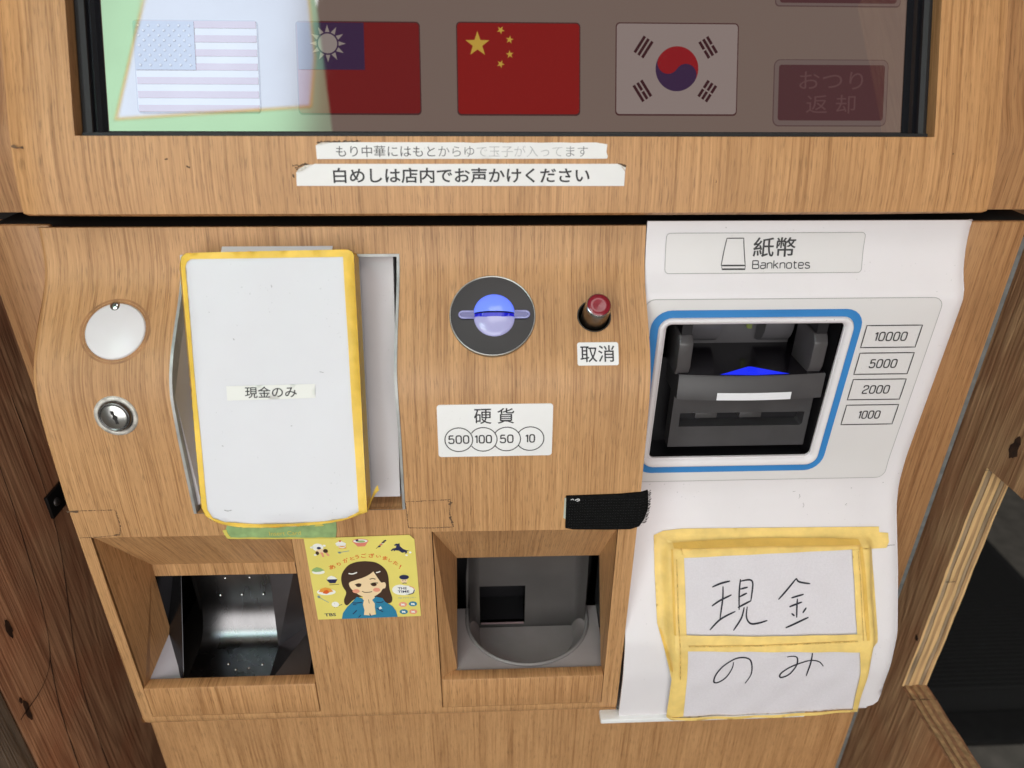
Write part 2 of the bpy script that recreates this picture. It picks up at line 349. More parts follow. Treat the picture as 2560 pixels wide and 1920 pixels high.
WOOD = Prof([(0, 1.139), (.0022, 1.129), (.0045, 1.119), (.0092, 1.110), (.0163, 1.1016), (.0265, 1.0919), (.0389, 1.078), (.0462, 1.0659), (.0490, 1.0551), (.0515, 1.0318), (.0542, .9844), (.0547, .93), (.0547, .798)], 0.004)
WHT = Prof([(0, 1.141), (.0018, 1.126), (.0065, 1.111), (.0143, 1.099), (.0133, 1.0745), (.0090, .979), (.0104, .957), (.0155, .941), (.0374, .902), (.0570, .862), (.0612, .835), (.0612, .7925)], 0.0028)
HOU = Prof([(.0008-(1.46-1.19)*T22, 1.46), (.0008, 1.19), (.0065, 1.171), (.0095, 1.155), (.0100, 1.1485)], 0.004)
SCR = Prof([(-.0115-(1.44-1.17)*T22+.02*T22, 1.44), (-.0115+.02*T22, 1.17)], 0.001)

def inside(p, poly):
    c = False; n = len(poly); x, y = p
    for i in range(n):
        x0, y0 = poly[i]; x1, y1 = poly[i-1]
        if (y0 > y) != (y1 > y) and x < (x1-x0)*(y-y0)/(y1-y0)+x0: c = not c
    return c
def dens(poly, step):
    out = []
    for i in range(len(poly)):
        a, b = poly[i], poly[(i+1) % len(poly)]; L = math.hypot(b[0]-a[0], b[1]-a[1]); n = max(1, int(L/step))
        out += [(a[0]+(b[0]-a[0])*k/n, a[1]+(b[1]-a[1])*k/n) for k in range(n)]
    return out
def circ(cx, cy, r, n=36, ry=None): return [(cx+r*cos(2*pi*i/n), cy+(ry or r)*sin(2*pi*i/n)) for i in range(n)]
def blob(cx, cy, r, n=18, ry=None):
    return [(x+(x-cx)*random.uniform(-0.3, 0.3), y+(y-cy)*random.uniform(-0.25, 0.25)) for x, y in circ(cx, cy, r, n, ry)]
def rrect(x0, x1, y0, y1, r, n=6):
    o = []
    for cx, cy, a in ((x1-r, y1-r, 0), (x0+r, y1-r, 90), (x0+r, y0+r, 180), (x1-r, y0+r, 270)):
        o += [(cx+r*cos(radians(a+90*i/n)), cy+r*sin(radians(a+90*i/n))) for i in range(n+1)]
    return o
def sheet(mb, fn, outline, holes=(), step=0.004, mat=0, uvfn=None, rim=None, rim_mat=None, smooth=True, hole_rim=True):
    """triangulated patch over a 2D outline with holes, laid on a surface by fn(u, v, off); rim = depth of its turned-back edge"""
    outl = dens(outline, step); hs = [dens(h, step) for h in holes]
    V = list(outl); E = [(i, (i+1) % len(outl)) for i in range(len(outl))]
    for h in hs:
        b = len(V); V += h; E += [(b+i, b+(i+1) % len(h)) for i in range(len(h))]
    x0 = min(p[0] for p in outl); x1 = max(p[0] for p in outl); y0 = min(p[1] for p in outl); y1 = max(p[1] for p in outl)
    sx = max(step, (x1-x0)/60); nx = int((x1-x0)/sx); ny = int((y1-y0)/step)
    for j in range(1, ny):
        for i in range(1, nx):
            q = (x0+(i+0.37*(j % 2))*sx, y0+j*step)
            if inside(q, outl) and not any(inside(q, h) for h in hs): V.append(q)
    r = delaunay_2d_cdt([Vector(p) for p in V], E, [], 0, 1e-6)
    P = [tuple(p) for p in r[0]]; F = []
    for f in r[2]:
        c = (sum(P[i][0] for i in f)/len(f), sum(P[i][1] for i in f)/len(f))
        if inside(c, outl) and not any(inside(c, h) for h in hs): F.append(tuple(f))
    mb.add([fn(a, b, 0) for a, b in P], F, mat, [uvfn(*p) if uvfn else p for p in P], smooth)
    if rim:
        for k, L in enumerate([outl]+(hs if hole_rim else [])):
            n = len(L); A = [fn(a, b, 0) for a, b in L]; B = [fn(a, b, -rim) for a, b in L]
            mb.add(A+B, [(i, (i+1) % n, n+(i+1) % n, n+i) for i in range(n)], mat if rim_mat is None else rim_mat, [(uvfn(*p) if uvfn else p) for p in L]*2)
    return mb
def smooth_line(pts, n=8):
    if len(pts) < 3: return [tuple(pts[0][k]+(pts[1][k]-pts[0][k])*i/n for k in (0, 1)) for i in range(n+1)]
    o = []
    for i in range(len(pts)-1):
        p0 = pts[max(i-1, 0)]; p1 = pts[i]; p2 = pts[i+1]; p3 = pts[min(i+2, len(pts)-1)]
        for k in range(n):
            t = k/n
            o.append(tuple(0.5*((2*p1[c])+(-p0[c]+p2[c])*t+(2*p0[c]-5*p1[c]+4*p2[c]-p3[c])*t*t+(-p0[c]+3*p1[c]-3*p2[c]+p3[c])*t**3) for c in (0, 1)))
    o.append(tuple(pts[-1])); return o
def ribbon(mb, fn, pts, wd, off, mat=0, taper=0.0, jit=0.0, curve=True):
    L = smooth_line(pts) if curve else dens_line(pts, wd*1.2); n = len(L); A = []; B = []
    for i, p in enumerate(L):
        a = L[max(i-1, 0)]; b = L[min(i+1, n-1)]; dx, dy = b[0]-a[0], b[1]-a[1]; d = math.hypot(dx, dy) or 1
        h = wd/2*(1-taper*abs(2*i/(n-1)-1)**3)*(1+jit*random.uniform(-1, 1))
        j = jit*wd*0.4*random.uniform(-1, 1)
        A.append(fn(p[0]-dy/d*(h+j), p[1]+dx/d*(h+j), off)); B.append(fn(p[0]+dy/d*(h-j), p[1]-dx/d*(h-j), off))
    mb.add(A+B, [(i, i+1, n+i+1, n+i) for i in range(n-1)], mat)
def dens_line(pts, step):
    o = []
    for a, b in zip(pts[:-1], pts[1:]):
        L = math.hypot(b[0]-a[0], b[1]-a[1]); n = max(1, int(L/step)); o += [(a[0]+(b[0]-a[0])*k/n, a[1]+(b[1]-a[1])*k/n) for k in range(n)]
    return o+[pts[-1]]
def outline_ring(mb, fn, poly, wd, off, mat=0):
    n = len(poly); cx = sum(p[0] for p in poly)/n; A = []; B = []
    for i, p in enumerate(poly):
        a, b = poly[i-1], poly[(i+1) % n]; dx, dy = b[0]-a[0], b[1]-a[1]; d = math.hypot(dx, dy) or 1
        A.append(fn(p[0]-dy/d*wd/2, p[1]+dx/d*wd/2, off)); B.append(fn(p[0]+dy/d*wd/2, p[1]-dx/d*wd/2, off))
    mb.add(A+B, [(i, (i+1) % n, n+(i+1) % n, n+i) for i in range(n)], mat)
_txt = {}
def glyphs(body, weight=0.0):
    key = (body, weight)
    if key not in _txt:
        c = bpy.data.curves.new('lettering_source', 'FONT'); c.body = body; c.offset = weight; c.resolution_u = 4
        o = bpy.data.objects.new('lettering_source', c); COL.objects.link(o)
        me = o.to_mesh(); V = [(v.co.x, v.co.y) for v in me.vertices]; F = [tuple(p.vertices) for p in me.polygons]
        o.to_mesh_clear(); bpy.data.objects.remove(o); bpy.data.curves.remove(c)
        x0 = min(v[0] for v in V); x1 = max(v[0] for v in V); y0 = min(v[1] for v in V); y1 = max(v[1] for v in V)
        _txt[key] = ([((x-x0)/(x1-x0), (y-y0)/(y1-y0)) for x, y in V], F)
    return _txt[key]
def text(mb, fn, body, x0, x1, y0, y1, off, mat=0, weight=0.0, rot=0.0, skew=0.0):
    V, F = glyphs(body, weight); cx, cy = (x0+x1)/2, (y0+y1)/2; out = []
    for a, b in V:
        dx, dy = (a-0.5)*(x1-x0)+skew*(b-0.5), (b-0.5)*(y1-y0)
        out.append(fn(cx+dx*cos(rot)-dy*sin(rot), cy+dx*sin(rot)+dy*cos(rot), off))
    mb.add(out, F, mat)
RING = lambda w_, h_: [(w_/2+w_/2*(abs(cos(t))**0.6)*(1 if cos(t) > 0 else -1), h_/2+h_/2*(abs(sin(t))**0.6)*(1 if sin(t) > 0 else -1)) for t in [2*pi*i/28 for i in range(29)]]
STROKES = {'0': (0.62, [RING(0.62, 1)]), '1': (0.26, [[(0, 0.80), (0.13, 0.90), (0.24, 1.0)], [(0.24, 1.0), (0.24, 0)]]),
    '2': (0.60, [[(0.01, 0.76), (0.03, 0.92), (0.16, 1), (0.44, 1), (0.57, 0.92), (0.58, 0.70), (0.48, 0.56), (0.12, 0.36), (0.01, 0.20), (0.0, 0.0)], [(0, 0), (0.60, 0)]]),
    '5': (0.60, [[(0.55, 1), (0.06, 1)], [(0.06, 1), (0.03, 0.50)], [(0.03, 0.52), (0.20, 0.60), (0.44, 0.60), (0.57, 0.50), (0.60, 0.28), (0.55, 0.08), (0.42, 0), (0.14, 0), (0.02, 0.08), (0, 0.20)]]),
    'B': (0.60, [[(0, 0), (0, 1)], [(0, 1), (0.40, 1), (0.52, 0.93), (0.53, 0.64), (0.42, 0.54), (0, 0.53)], [(0.40, 0.53), (0.58, 0.44), (0.58, 0.10), (0.44, 0), (0, 0)]]),
    'a': (0.46, [[(0.05, 0.66), (0.14, 0.72), (0.34, 0.72), (0.45, 0.62), (0.45, 0)], [(0.45, 0.42), (0.12, 0.41), (0.01, 0.32), (0.01, 0.10), (0.11, 0), (0.30, 0), (0.45, 0.12)]]),
    'n': (0.45, [[(0, 0), (0, 0.72)], [(0, 0.52), (0.10, 0.68), (0.28, 0.72), (0.42, 0.65), (0.45, 0.48), (0.45, 0)]]),
    'k': (0.44, [[(0, 0), (0, 1.03)], [(0.40, 0.72), (0, 0.34)], [(0.12, 0.45), (0.44, 0)]]), 'o': (0.48, [RING(0.48, 0.72)]),
    't': (0.32, [[(0.10, 0.94), (0.10, 0.15), (0.17, 0.02), (0.32, 0)], [(0, 0.72), (0.31, 0.72)]]),
    'e': (0.47, [[(0.02, 0.38), (0.46, 0.38)], [(0.46, 0.38), (0.46, 0.60), (0.36, 0.72), (0.12, 0.72), (0.02, 0.60), (0.02, 0.14), (0.12, 0), (0.36, 0), (0.46, 0.10)]]),
    's': (0.43, [[(0.41, 0.61), (0.31, 0.72), (0.10, 0.72), (0.02, 0.62), (0.05, 0.45), (0.36, 0.34), (0.43, 0.22), (0.40, 0.06), (0.30, 0), (0.10, 0), (0, 0.11)]])}
def stroke_text(mb, fn, body, x0, x1, z0, z1, off, wd, mi=0, gap=0.27):
    tot = sum(STROKES[c][0] for c in body)+gap*(len(body)-1); k = (x1-x0-wd)/tot; h = z1-z0-wd; x = x0+wd/2
    for c in body:
        for st in STROKES[c][1]:
            ribbon(mb, fn, [(x+a*k, z0+wd/2+b*h) for a, b in st], wd, off, mi)
        x += (STROKES[c][0]+gap)*k
def poly(mb, fn, pts, off, mat=0, step=0.02): sheet(mb, fn, pts, (), step, mat, smooth=False) if off is None else sheet(mb, lambda a, b, o: fn(a, b, off+o), pts, (), step, mat, smooth=False)

# ================================================================== THE SETTING
g = MB(); g.quad((-4, -3, 0), (4, -3, 0), (4, 4, 0), (-4, 4, 0)); g.build('ground', CEMENT)['kind'] = 'structure'

# ================================================================== TICKET MACHINE
TM = thing('ticket_machine', 'oak veneered meal ticket machine with slanted touch screen and white banknote unit', 'ticket machine')
XL, XR, XW = -0.2685, 0.2672, 0.0735      # wood panel left, white panel right, seam between them
CW = 0.3026

# cabinet carcass behind the panels
m = MB(); m.box(-CW, CW, 0.002, 0.017, 0.0, 0.800)
m.build('base_board', OAK, TM, bevel=0.0015)
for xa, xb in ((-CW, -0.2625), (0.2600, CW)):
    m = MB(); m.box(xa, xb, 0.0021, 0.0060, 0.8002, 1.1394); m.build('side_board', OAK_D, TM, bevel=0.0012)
m = MB(); m.box(-0.297, 0.3175, 0.0175, 0.50, 0.0, 1.137, 0)
m.f = m.f[:]; m.build('steel_body', GREYSIDE, TM)
del_body = bpy.data.objects['steel_body']          # open the front of the steel body so that the recesses can reach in
bm = bmesh.new(); bm.from_mesh(del_body.data)
bmesh.ops.delete(bm, geom=[f for f in bm.faces if f.normal.y < -0.9 or f.normal.z > 0.9], context='FACES_ONLY'); bm.to_mesh(del_body.data); bm.free()
m = MB(); m.quad((0.3028, 0.0176, 0), (0.3175, 0.0176, 0), (0.3175, 0.0176, 1.137), (0.3028, 0.0176, 1.137)); m.build('steel_flange', GREYSIDE, TM)
m = MB(); m.quad((-0.297, 0.13, 0.6), (0.317, 0.13, 0.6), (0.317, 0.13, 1.16), (-0.297, 0.13, 1.16)); m.build('inner_bulkhead', DARK, TM)
m = MB(); m.box(-0.30, 0.3170, 0.0066, 0.12, 1.1290, 1.1372); m.build('gap_filler', DARK, TM)
m = MB(); m.quad((-0.322, 0.05, 1.13), (0.322, 0.05, 1.13), (0.322, 0.05, 1.16), (-0.322, 0.05, 1.16)); m.build('gap_back', DARK, TM)

# upper cabinet and screen housing
def flange(x, z, off=0): return Vector((x, 0.0125+max(0.0, (z-1.185))*T22*1.02 + (0.004 if z > 1.185 else 0)*min(1, (z-1.185)/0.02), z))
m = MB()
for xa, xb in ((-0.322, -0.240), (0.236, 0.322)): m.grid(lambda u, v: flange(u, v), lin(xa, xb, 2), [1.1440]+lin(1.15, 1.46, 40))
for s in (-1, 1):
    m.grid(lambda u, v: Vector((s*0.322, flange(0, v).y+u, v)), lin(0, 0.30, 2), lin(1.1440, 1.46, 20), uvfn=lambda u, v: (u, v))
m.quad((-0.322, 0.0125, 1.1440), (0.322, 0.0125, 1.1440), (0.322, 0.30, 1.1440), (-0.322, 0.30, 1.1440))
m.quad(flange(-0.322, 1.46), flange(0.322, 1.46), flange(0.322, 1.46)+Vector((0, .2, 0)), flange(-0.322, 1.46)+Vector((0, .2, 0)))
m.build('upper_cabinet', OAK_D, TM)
OPX0, OPX1, OPZ0, OPZ1 = -0.2335, 0.2285, 1.1876, 1.43
def edge_round(x, xa, xb, r):
    d = min(x-xa, xb-x)
    return 0.0 if d >= r else -(r-sqrt(max(0, r*r-(r-d)**2)))
hx = XR+0.0005
def housing(x, sv, off=0):
    z = HOU.z_of(sv); return HOU.at(x, z, off+edge_round(x, XL, hx, 0.003))
SB, ST = HOU.s_of(1.1485), HOU.s_of(1.455)
xs_in = (XL+0.0004, XL+0.0012, XL+0.0025, XL+0.004)
m = MB()
hs_poly = [(OPX0, HOU.s_of(OPZ0)), (OPX1, HOU.s_of(OPZ0)), (OPX1, HOU.s_of(OPZ1)), (OPX0, HOU.s_of(OPZ1))]
sheet(m, housing, [(XL, SB), (hx, SB), (hx, ST), (XL, ST)], [hs_poly], 0.006, 0)
for xa, xb in ((XL, XL+0.0035), (hx-0.0035, hx)):      # fine rounded edge
    pass
# turned back sides and the thin lower edge
for s_, x in ((-1, XL), (1, hx)):
    m.grid(lambda u, v: housing(x, v)+Vector((0, u, 0)), [0, 0.024], lin(SB, ST, 60), uvfn=lambda u, v: (x+u, v))
lowe = [housing(x, SB) for x in lin(XL, hx, 8)]
m.add(lowe+[p+Vector((0, 0.004, -0.0022)) for p in lowe]+[p+Vector((0, 0.026, -0.0022)) for p in lowe], [(i, i+1, 9+i+1, 9+i) for i in range(8)]+[(9+i, 10+i, 19+i, 18+i) for i in range(8)])
m.build('screen_housing', OAK_S, TM)
m = MB()           # wooden reveals around the screen
IN = 0.0128
R = [(OPX0, OPZ0), (OPX1, OPZ0), (OPX1, OPZ1), (OPX0, OPZ1)]
for i in range(4):
    a, b = R[i], R[(i+1) % 4]; n_ = 12
    P = [(a[0]+(b[0]-a[0])*k/n_, a[1]+(b[1]-a[1])*k/n_) for k in range(n_+1)]
    V = [HOU.at(x, z) for x, z in P]+[HOU.at(x, z, -IN) for x, z in P]
    m.add(V, [(k, k+1, n_+2+k, n_+1+k) for k in range(n_)], 0, [(p[0], p[1]) for p in P]+[(p[0]+0.012, p[1]+0.012) for p in P])
m.build('screen_reveal', OAK_S, TM)

def scr(x, z, off=0): return SCR.at(x, z, off)
FX0, FX1, FZ0 = -0.2323, 0.2278, 1.1874
DX0, DX1, DZ0 = -0.2212, 0.2158, 1.1882
# ribbed rubber gasket, one length each side
for xs in ([FX0-0.003, FX0, FX0+0.002, FX0+0.0045, FX0+0.0055, FX0+0.009, FX0+0.0105, DX0], [FX1+0.002, FX1, FX1-0.002, FX1-0.0045, FX1-0.0055, FX1-0.009, FX1-0.0105, DX1]):
    m = MB(); hs = [0.001, 0.0045, 0.005, 0.0042, 0.0018, 0.0022, 0.0008, 0.0004]
    for k in range(7):
        m.quad(scr(xs[k], 1.180, hs[k]), scr(xs[k+1], 1.180, hs[k+1]), scr(xs[k+1], 1.432, hs[k+1]), scr(xs[k], 1.432, hs[k]), 0 if k < 3 else 1)
    m.build('screen_gasket', [RUBBER, GLOSSBLK], TM)
m = MB()
for za, zb, ha, hb in ((FZ0-0.006, FZ0-0.0012, 0.006, 0.006), (FZ0-0.0012, DZ0-0.0004, 0.006, 0.0005), (DZ0-0.0004, DZ0, 0.0005, 0.0003)):
    m.quad(scr(FX0, za, ha), scr(FX1, za, ha), scr(FX1, zb, hb), scr(FX0, zb, hb))
m.build('lower_gasket', RUBBER, TM)
m = MB(); m.quad(scr(DX0, DZ0-0.004), scr(DX1, DZ0-0.004), scr(DX1, 1.43), scr(DX0, 1.43))
TS = m.build('touch_screen', SCREEN_BG, TM)
def star(cx, cy, r, ry, rot=90, inner=0.4):
    return [(cx+(r if i % 2 == 0 else r*inner)*cos(radians(rot+36*i)), cy+(ry if i % 2 == 0 else ry*inner)*sin(radians(rot+36*i))) for i in range(10)]
O1, O2, O3, O4 = 0.0003, 0.0005, 0.0007, 0.0009
c22 = cos(radians(22))
def flag_base(mb, x0, x1, z0, z1, mi, edge):
    poly(mb, scr, rrect(x0-0.0006, x1+0.0006, z0-0.0008, z1+0.0006, 0.0022), 0.00015, edge)
    poly(mb, scr, rrect(x0, x1, z0, z1, 0.0018), O1, mi)
Z0, Z1 = 1.1975, 1.2409
# stars and stripes
m = MB(); x0, x1 = -0.2048, -0.1402; flag_base(m, x0, x1, Z0, Z1, 0, 3); h = (Z1-Z0)/13
for i in range(0, 13, 2):
    za, zb = Z1-(i+1)*h, Z1-i*h; pa = x0+0.0003; m.quad(scr(pa, za, O2), scr(x1-0.0003, za, O2), scr(x1-0.0003, zb, O2), scr(pa, zb, O2), 1)
cx1 = -0.1731; m.quad(scr(x0, Z1-7*h, O3), scr(cx1, Z1-7*h, O3), scr(cx1, Z1-0.0002, O3), scr(x0, Z1-0.0002, O3), 2)
for r_ in range(9):
    for c_ in range(6 if r_ % 2 == 0 else 5):
        sx = x0+(cx1-x0)*((2*c_+1+(r_ % 2))/12); sz = Z1-7*h*((r_+1)/10)
        poly(m, scr, star(sx, sz, 0.00095, 0.00095*c22), O4, 0)
m.build('national_flag', [S_WHITE, S_RED, S_NAVY, S_EDGE], TS)['label'] = 'striped flag with star filled blue corner'
# white sun on blue, red field
m = MB(); x0, x1 = -0.1192, -0.0538; flag_base(m, x0, x1, Z0-0.0004, Z1, 0, 3)
poly(m, scr, [(x0+0.0003, 1.2181), (-0.0833, 1.2181), (-0.0833, Z1-0.0002), (x0+0.0003, Z1-0.0002)], O2, 1)
sx, sz = -0.1028, 1.2306
for i in range(12):
    a = 2*pi*i/12+pi/12*0; b = 0.20
    poly(m, scr, [(sx+0.0060*cos(a-b), sz+0.0060*c22*sin(a-b)), (sx+0.0097*cos(a), sz+0.0097*c22*sin(a)), (sx+0.0060*cos(a+b), sz+0.0060*c22*sin(a+b))], O3, 2)
poly(m, scr, circ(sx, sz, 0.0051, 32, 0.0051*c22), O3, 2)
m.build('national_flag', [S_RED, S_NAVY, S_WHITE, S_EDGE], TS)['label'] = 'red flag with white sun on blue corner'
# five yellow stars on red
m = MB(); x0, x1 = -0.0331, 0.0334; flag_base(m, x0, x1, Z0-0.0006, Z1+0.0002, 0, 2)
poly(m, scr, star(-0.0222, 1.2308, 0.0068, 0.0068*c22), O2, 1)
for q, zz, ro in ((-0.0095, 1.2377, 60), (-0.0047, 1.2331, 80), (-0.0047, 1.2260, 95), (-0.0097, 1.2213, 65)):
    poly(m, scr, star(q, zz, 0.0022, 0.0022*c22, ro), O2, 1)
m.build('national_flag', [S_CRED, S_YEL, S_EDGE], TS)['label'] = 'red flag with five yellow stars'
# red and blue disc with four trigrams
m = MB(); x0, x1 = 0.0540, 0.1211; flag_base(m, x0, x1, Z0-0.0004, Z1+0.0005, 0, 3)
kx, kz, kr = 0.0875, 1.2194, 0.0119
def kc(r, a): return (kx+r*cos(a), kz+r*c22*sin(a))
tilt = radians(-33)
poly(m, scr, circ(kx, kz, kr, 48, kr*c22), O2, 2)
half = [kc(kr, tilt+pi*i/24) for i in range(25)]
S1 = [(-kr/2+kr/2*cos(pi+pi*i/12), kr/2*sin(pi+pi*i/12)) for i in range(13)]
S2 = [(kr/2+kr/2*cos(pi-pi*i/12), kr/2*sin(pi-pi*i/12)) for i in range(13)]
def rotp(q): return (kx+q[0]*cos(tilt)-q[1]*sin(tilt), kz+(q[0]*sin(tilt)+q[1]*cos(tilt))*c22)
poly(m, scr, half+[rotp(q) for q in S1[1:]]+[rotp(q) for q in S2[1:-1]], O3, 1)
for (tx, tz, ang, bars) in ((0.0688, 1.2300, 57, (1, 1, 1)), (0.1047, 1.2300, -57, (0, 1, 0)), (0.0684, 1.2085, -57, (1, 0, 1)), (0.1047, 1.2085, 57, (0, 0, 0))):
    a = radians(ang); ux, uz = cos(a), sin(a); nx_, nz_ = -uz, ux; L = 0.0051; wd = 0.0016
    for k, solid in zip((-1, 0, 1), bars):
        ox, oz = nx_*k*0.0025, nz_*k*0.0025
        for (sa, sb) in (((-L, L),) if solid else ((-L, -0.0004), (0.0004, L))):
            pts = [(sa, -wd/2), (sb, -wd/2), (sb, wd/2), (sa, wd/2)]
            poly(m, scr, [(tx+ox+ux*s_+nx_*t_, tz+(oz+uz*s_+nz_*t_)*c22) for s_, t_ in pts], O2, 4)
m.build('national_flag', [S_KBG, S_KRED, S_NAVY, S_EDGE, S_DRED], TS)['label'] = 'pale flag with red and blue disc and four trigrams'
# change-return touch button and the lower rim of the button above it
m = MB()
poly(m, scr, rrect(0.1419, 0.2070, 1.1911, 1.2245, 0.0035), O1, 0); poly(m, scr, rrect(0.1424, 0.2065, 1.1916, 1.2241, 0.0032), O2, 1)
poly(m, scr, rrect(0.1447, 0.2048, 1.1940, 1.2217, 0.0014), O3, 2)
text(m, scr, 'おつり', 0.1563, 0.1925, 1.2095, 1.2183, O4, 3); text(m, scr, '返 却', 0.1606, 0.1886, 1.1975, 1.2068, O4, 3)
m.build('touch_button', [S_BLINE, S_BTNR, S_BTN, S_BTXT], TS)['label'] = 'dim red change return button'
m = MB()
poly(m, scr, rrect(0.1415, 0.2121, 1.2503, 1.2850, 0.0022), O1, 0); poly(m, scr, rrect(0.1420, 0.2116, 1.2508, 1.2845, 0.002), O2, 1); poly(m, scr, rrect(0.1440, 0.2096, 1.2520, 1.2830, 0.0015), O3, 2)
m.build('touch_button', [S_BLINE, S_BTNR, S_BTN], TS)

# ------------------------------------------------------------------ oak front panel with its openings
WS = WOOD.s_of
def woodp(x, sv, off=0):
    z = WOOD.z_of(sv); r = 0.0135
    if z < 0.7905+r+0.0005 and sv < WS(0.805):      # rounded lower edge
        pass
    return WOOD.at(x, z, off+edge_round(x, XL, 9, 0.0028))
BAY = [(-0.1950, 0.9805), (-0.0695, 0.9805), (-0.0690, 1.0300), (-0.0695, 1.0700), (-0.0685, 1.1236), (-0.1918, 1.1236), (-0.1930, 1.0900), (-0.1948, 1.0560)]
BAYS = [(x, WS(z)) for x, z in BAY]
T1 = [(-0.2598, 0.8003), (-0.1412, 0.8003), (-0.1402, 0.9630), (-0.2598, 0.9635)]
T2 = [(-0.0540, 0.8003), (0.0620, 0.8003), (0.0618, 0.9615), (-0.0545, 0.9625)]
COIN = (-0.0157, WS(1.0936)); BTN = (0.0425, WS(1.0930)); LOCK = (-0.2262, WS(1.0460)); DISC = (-0.2252, WS(1.0886))
m = MB()
holes = [BAYS, [(x, WS(z)) for x, z in T1], [(x, WS(z)) for x, z in T2], circ(*COIN, 0.0245, 48), circ(*BTN, 0.0093, 32), circ(*LOCK, 0.0119, 32), circ(*DISC, 0.0166, 40)]
xe = [XL, XL+0.0003, XL+0.0008, XL+0.0016, XL+0.0028]
sheet(m, woodp, [(XL+0.0028, WS(0.798)), (XW, WS(0.798)), (XW, WS(1.1385)), (XL+0.0028, WS(1.1385))], holes, 0.0035, 0, rim=0.0022)
m.grid(lambda u, v: woodp(u, v), xe, lin(WS(0.798), WS(1.1385), 90))
# rounded bottom roll
arc = [(0.0547-0.013+0.013*cos(a), 0.798-0.0125*sin(a)) for a in lin(0, pi/2, 10)]+[(0.0, 0.7855)]
m.grid(lambda u, v: Vector((u, -arc[int(v)][0], arc[int(v)][1]))+Vector((0, -edge_round(u, XL, 9, 0.0028), 0)), xe+lin(-0.2657+0.01, XW, 6), list(range(len(arc))), uvfn=lambda u, v: (u, 0.0-v*0.0018))
# turned back sides
for x in (XL, XW):
    m.grid(lambda u, v: Vector((x, woodp(x, v).y*(1-u)+0.0016*u, WOOD.z_of(v))), [0, 1], lin(WS(0.798), WS(1.1385), 60), uvfn=lambda u, v: (x+u*0.05, v))
    pts = [Vector((x, -a, z)) for a, z in arc]
    m.add(pts+[Vector((x, 0.0016, 0.798))], [tuple(range(len(pts)+1))])
m.grid(lambda u, v: Vector((u, -WOOD.p(1.1385)+v, 1.1385)), [XL, XW], [0, 0.002])
FP = m.build('front_panel', OAK, TM)
# outlines left in the veneer by old tape
m = MB(); wf = lambda x, z, off: WOOD.at(x, z, off)
for L in ([(-0.2683, 0.9838), (-0.2400, 0.9840)], [(-0.2400, 0.9840), (-0.2403, 0.972), (-0.2422, 0.9653)], [(-0.2422, 0.9653), (-0.255, 0.9640), (-0.2680, 0.9637)],
          [(-0.0688, 0.9857), (-0.0420, 0.9866)], [(-0.0422, 0.9864), (-0.0428, 0.975), (-0.0409, 0.9660)], [(-0.0409, 0.9660), (-0.055, 0.9655), (-0.0684, 0.9660)], [(-0.0692, 0.985), (-0.0684, 0.966)]):
    ribbon(m, wf, L, 0.00036, 0.00012, jit=0.95, curve=False)
for L in ([(-0.0437, 0.9860), (-0.0414, 0.9838)], [(-0.0432, 0.983), (-0.0419, 0.9845)], [(-0.0430, 0.9738), (-0.0413, 0.9690)], [(-0.262, 0.9836), (-0.2685, 0.983)], [(-0.2425, 0.9655), (-0.2460, 0.9651)]):
    ribbon(m, wf, L, 0.0011, 0.00014, jit=0.9, curve=False)
m.build('tape_residue', GRIME, FP)['kind'] = 'stuff'
m = MB()
hf = lambda x, z, off: HOU.at(x, z, off)
for L, wd in (([(-0.2665, 1.1822), (-0.2605, 1.1820)], 0.0011), ([(-0.1885, 1.1763), (-0.1868, 1.1765)], 0.0008), ([(-0.1775, 1.1730), (-0.1755, 1.1724)], 0.0006), ([(0.2400, 1.1795), (0.2404, 1.1790)], 0.0006), ([(0.108, 1.166), (0.1082, 1.1645)], 0.0005)):
    ribbon(m, hf, L, wd, 0.0002, jit=0.9, curve=False)
m.build('scuff_mark', GRIME, TM)['kind'] = 'stuff'

# ------------------------------------------------------------------ left column: cover disc and lock
fr = WOOD.frame(-0.2252, 1.0886)
m = MB(); m.lathe([(0, 0.0004), (0.0155, 0.0004), (0.0163, 0.0), (0.0166, -0.002)], lambda a, b, h: fr(a, b, h), 48)
CD = m.build('cover_disc', mat('milky_disc', (0.70, 0.67, 0.68), 0.3, var=0.03, speck=0.2), TM)
m = MB(); f2 = WOOD.frame(-0.2268, 1.0990); m.lathe([(0, 0.0018), (0.0012, 0.0019), (0.0024, 0.0015), (0.0029, 0.0004)], f2, 20)
m.lathe([(0, 0.00195), (0.0005, 0.00200)], f2, 8)
m.build('screw_head', CHROME, CD)
m = MB(); wps = lambda a, b, off: woodp(a, b, off)
for r_, wd in ((0.0172, 0.0007), (0.0186, 0.0012)): outline_ring(m, wps, circ(*DISC, r_, 48), wd, 0.0001)
m.build('worn_ring', mat('worn_veneer', (0.33, 0.155, 0.06), 0.55, var=0.35, vscale=120), FP)
fl = WOOD.frame(-0.2262, 1.0460)
CL = bpy.data.objects.new('cam_lock', None); COL.objects.link(CL); CL.parent = TM
m = MB(); m.lathe([(0.0119, -0.001), (0.0117, 0.0006), (0.0098, 0.0010), (0.0092, 0.0004), (0.0090, -0.003)], fl, 48); m.build('lock_collar', mat('worn_white_collar', (0.55, 0.52, 0.47), 0.4, 0.2, var=0.35, vscale=260), CL)
f3 = lambda a, b, h: fl(a+0.0004, b+0.0006, h)
m = MB(); m.lathe([(0.0090, -0.004), (0.0088, 0.0030), (0.0083, 0.0036), (0.0076, 0.0036), (0.0074, 0.0030), (0.0072, 0.0030)], f3, 48); m.build('lock_ring', mat('dark_lock_ring', (0.16, 0.155, 0.15), 0.25, 0.9, var=0.2), CL)
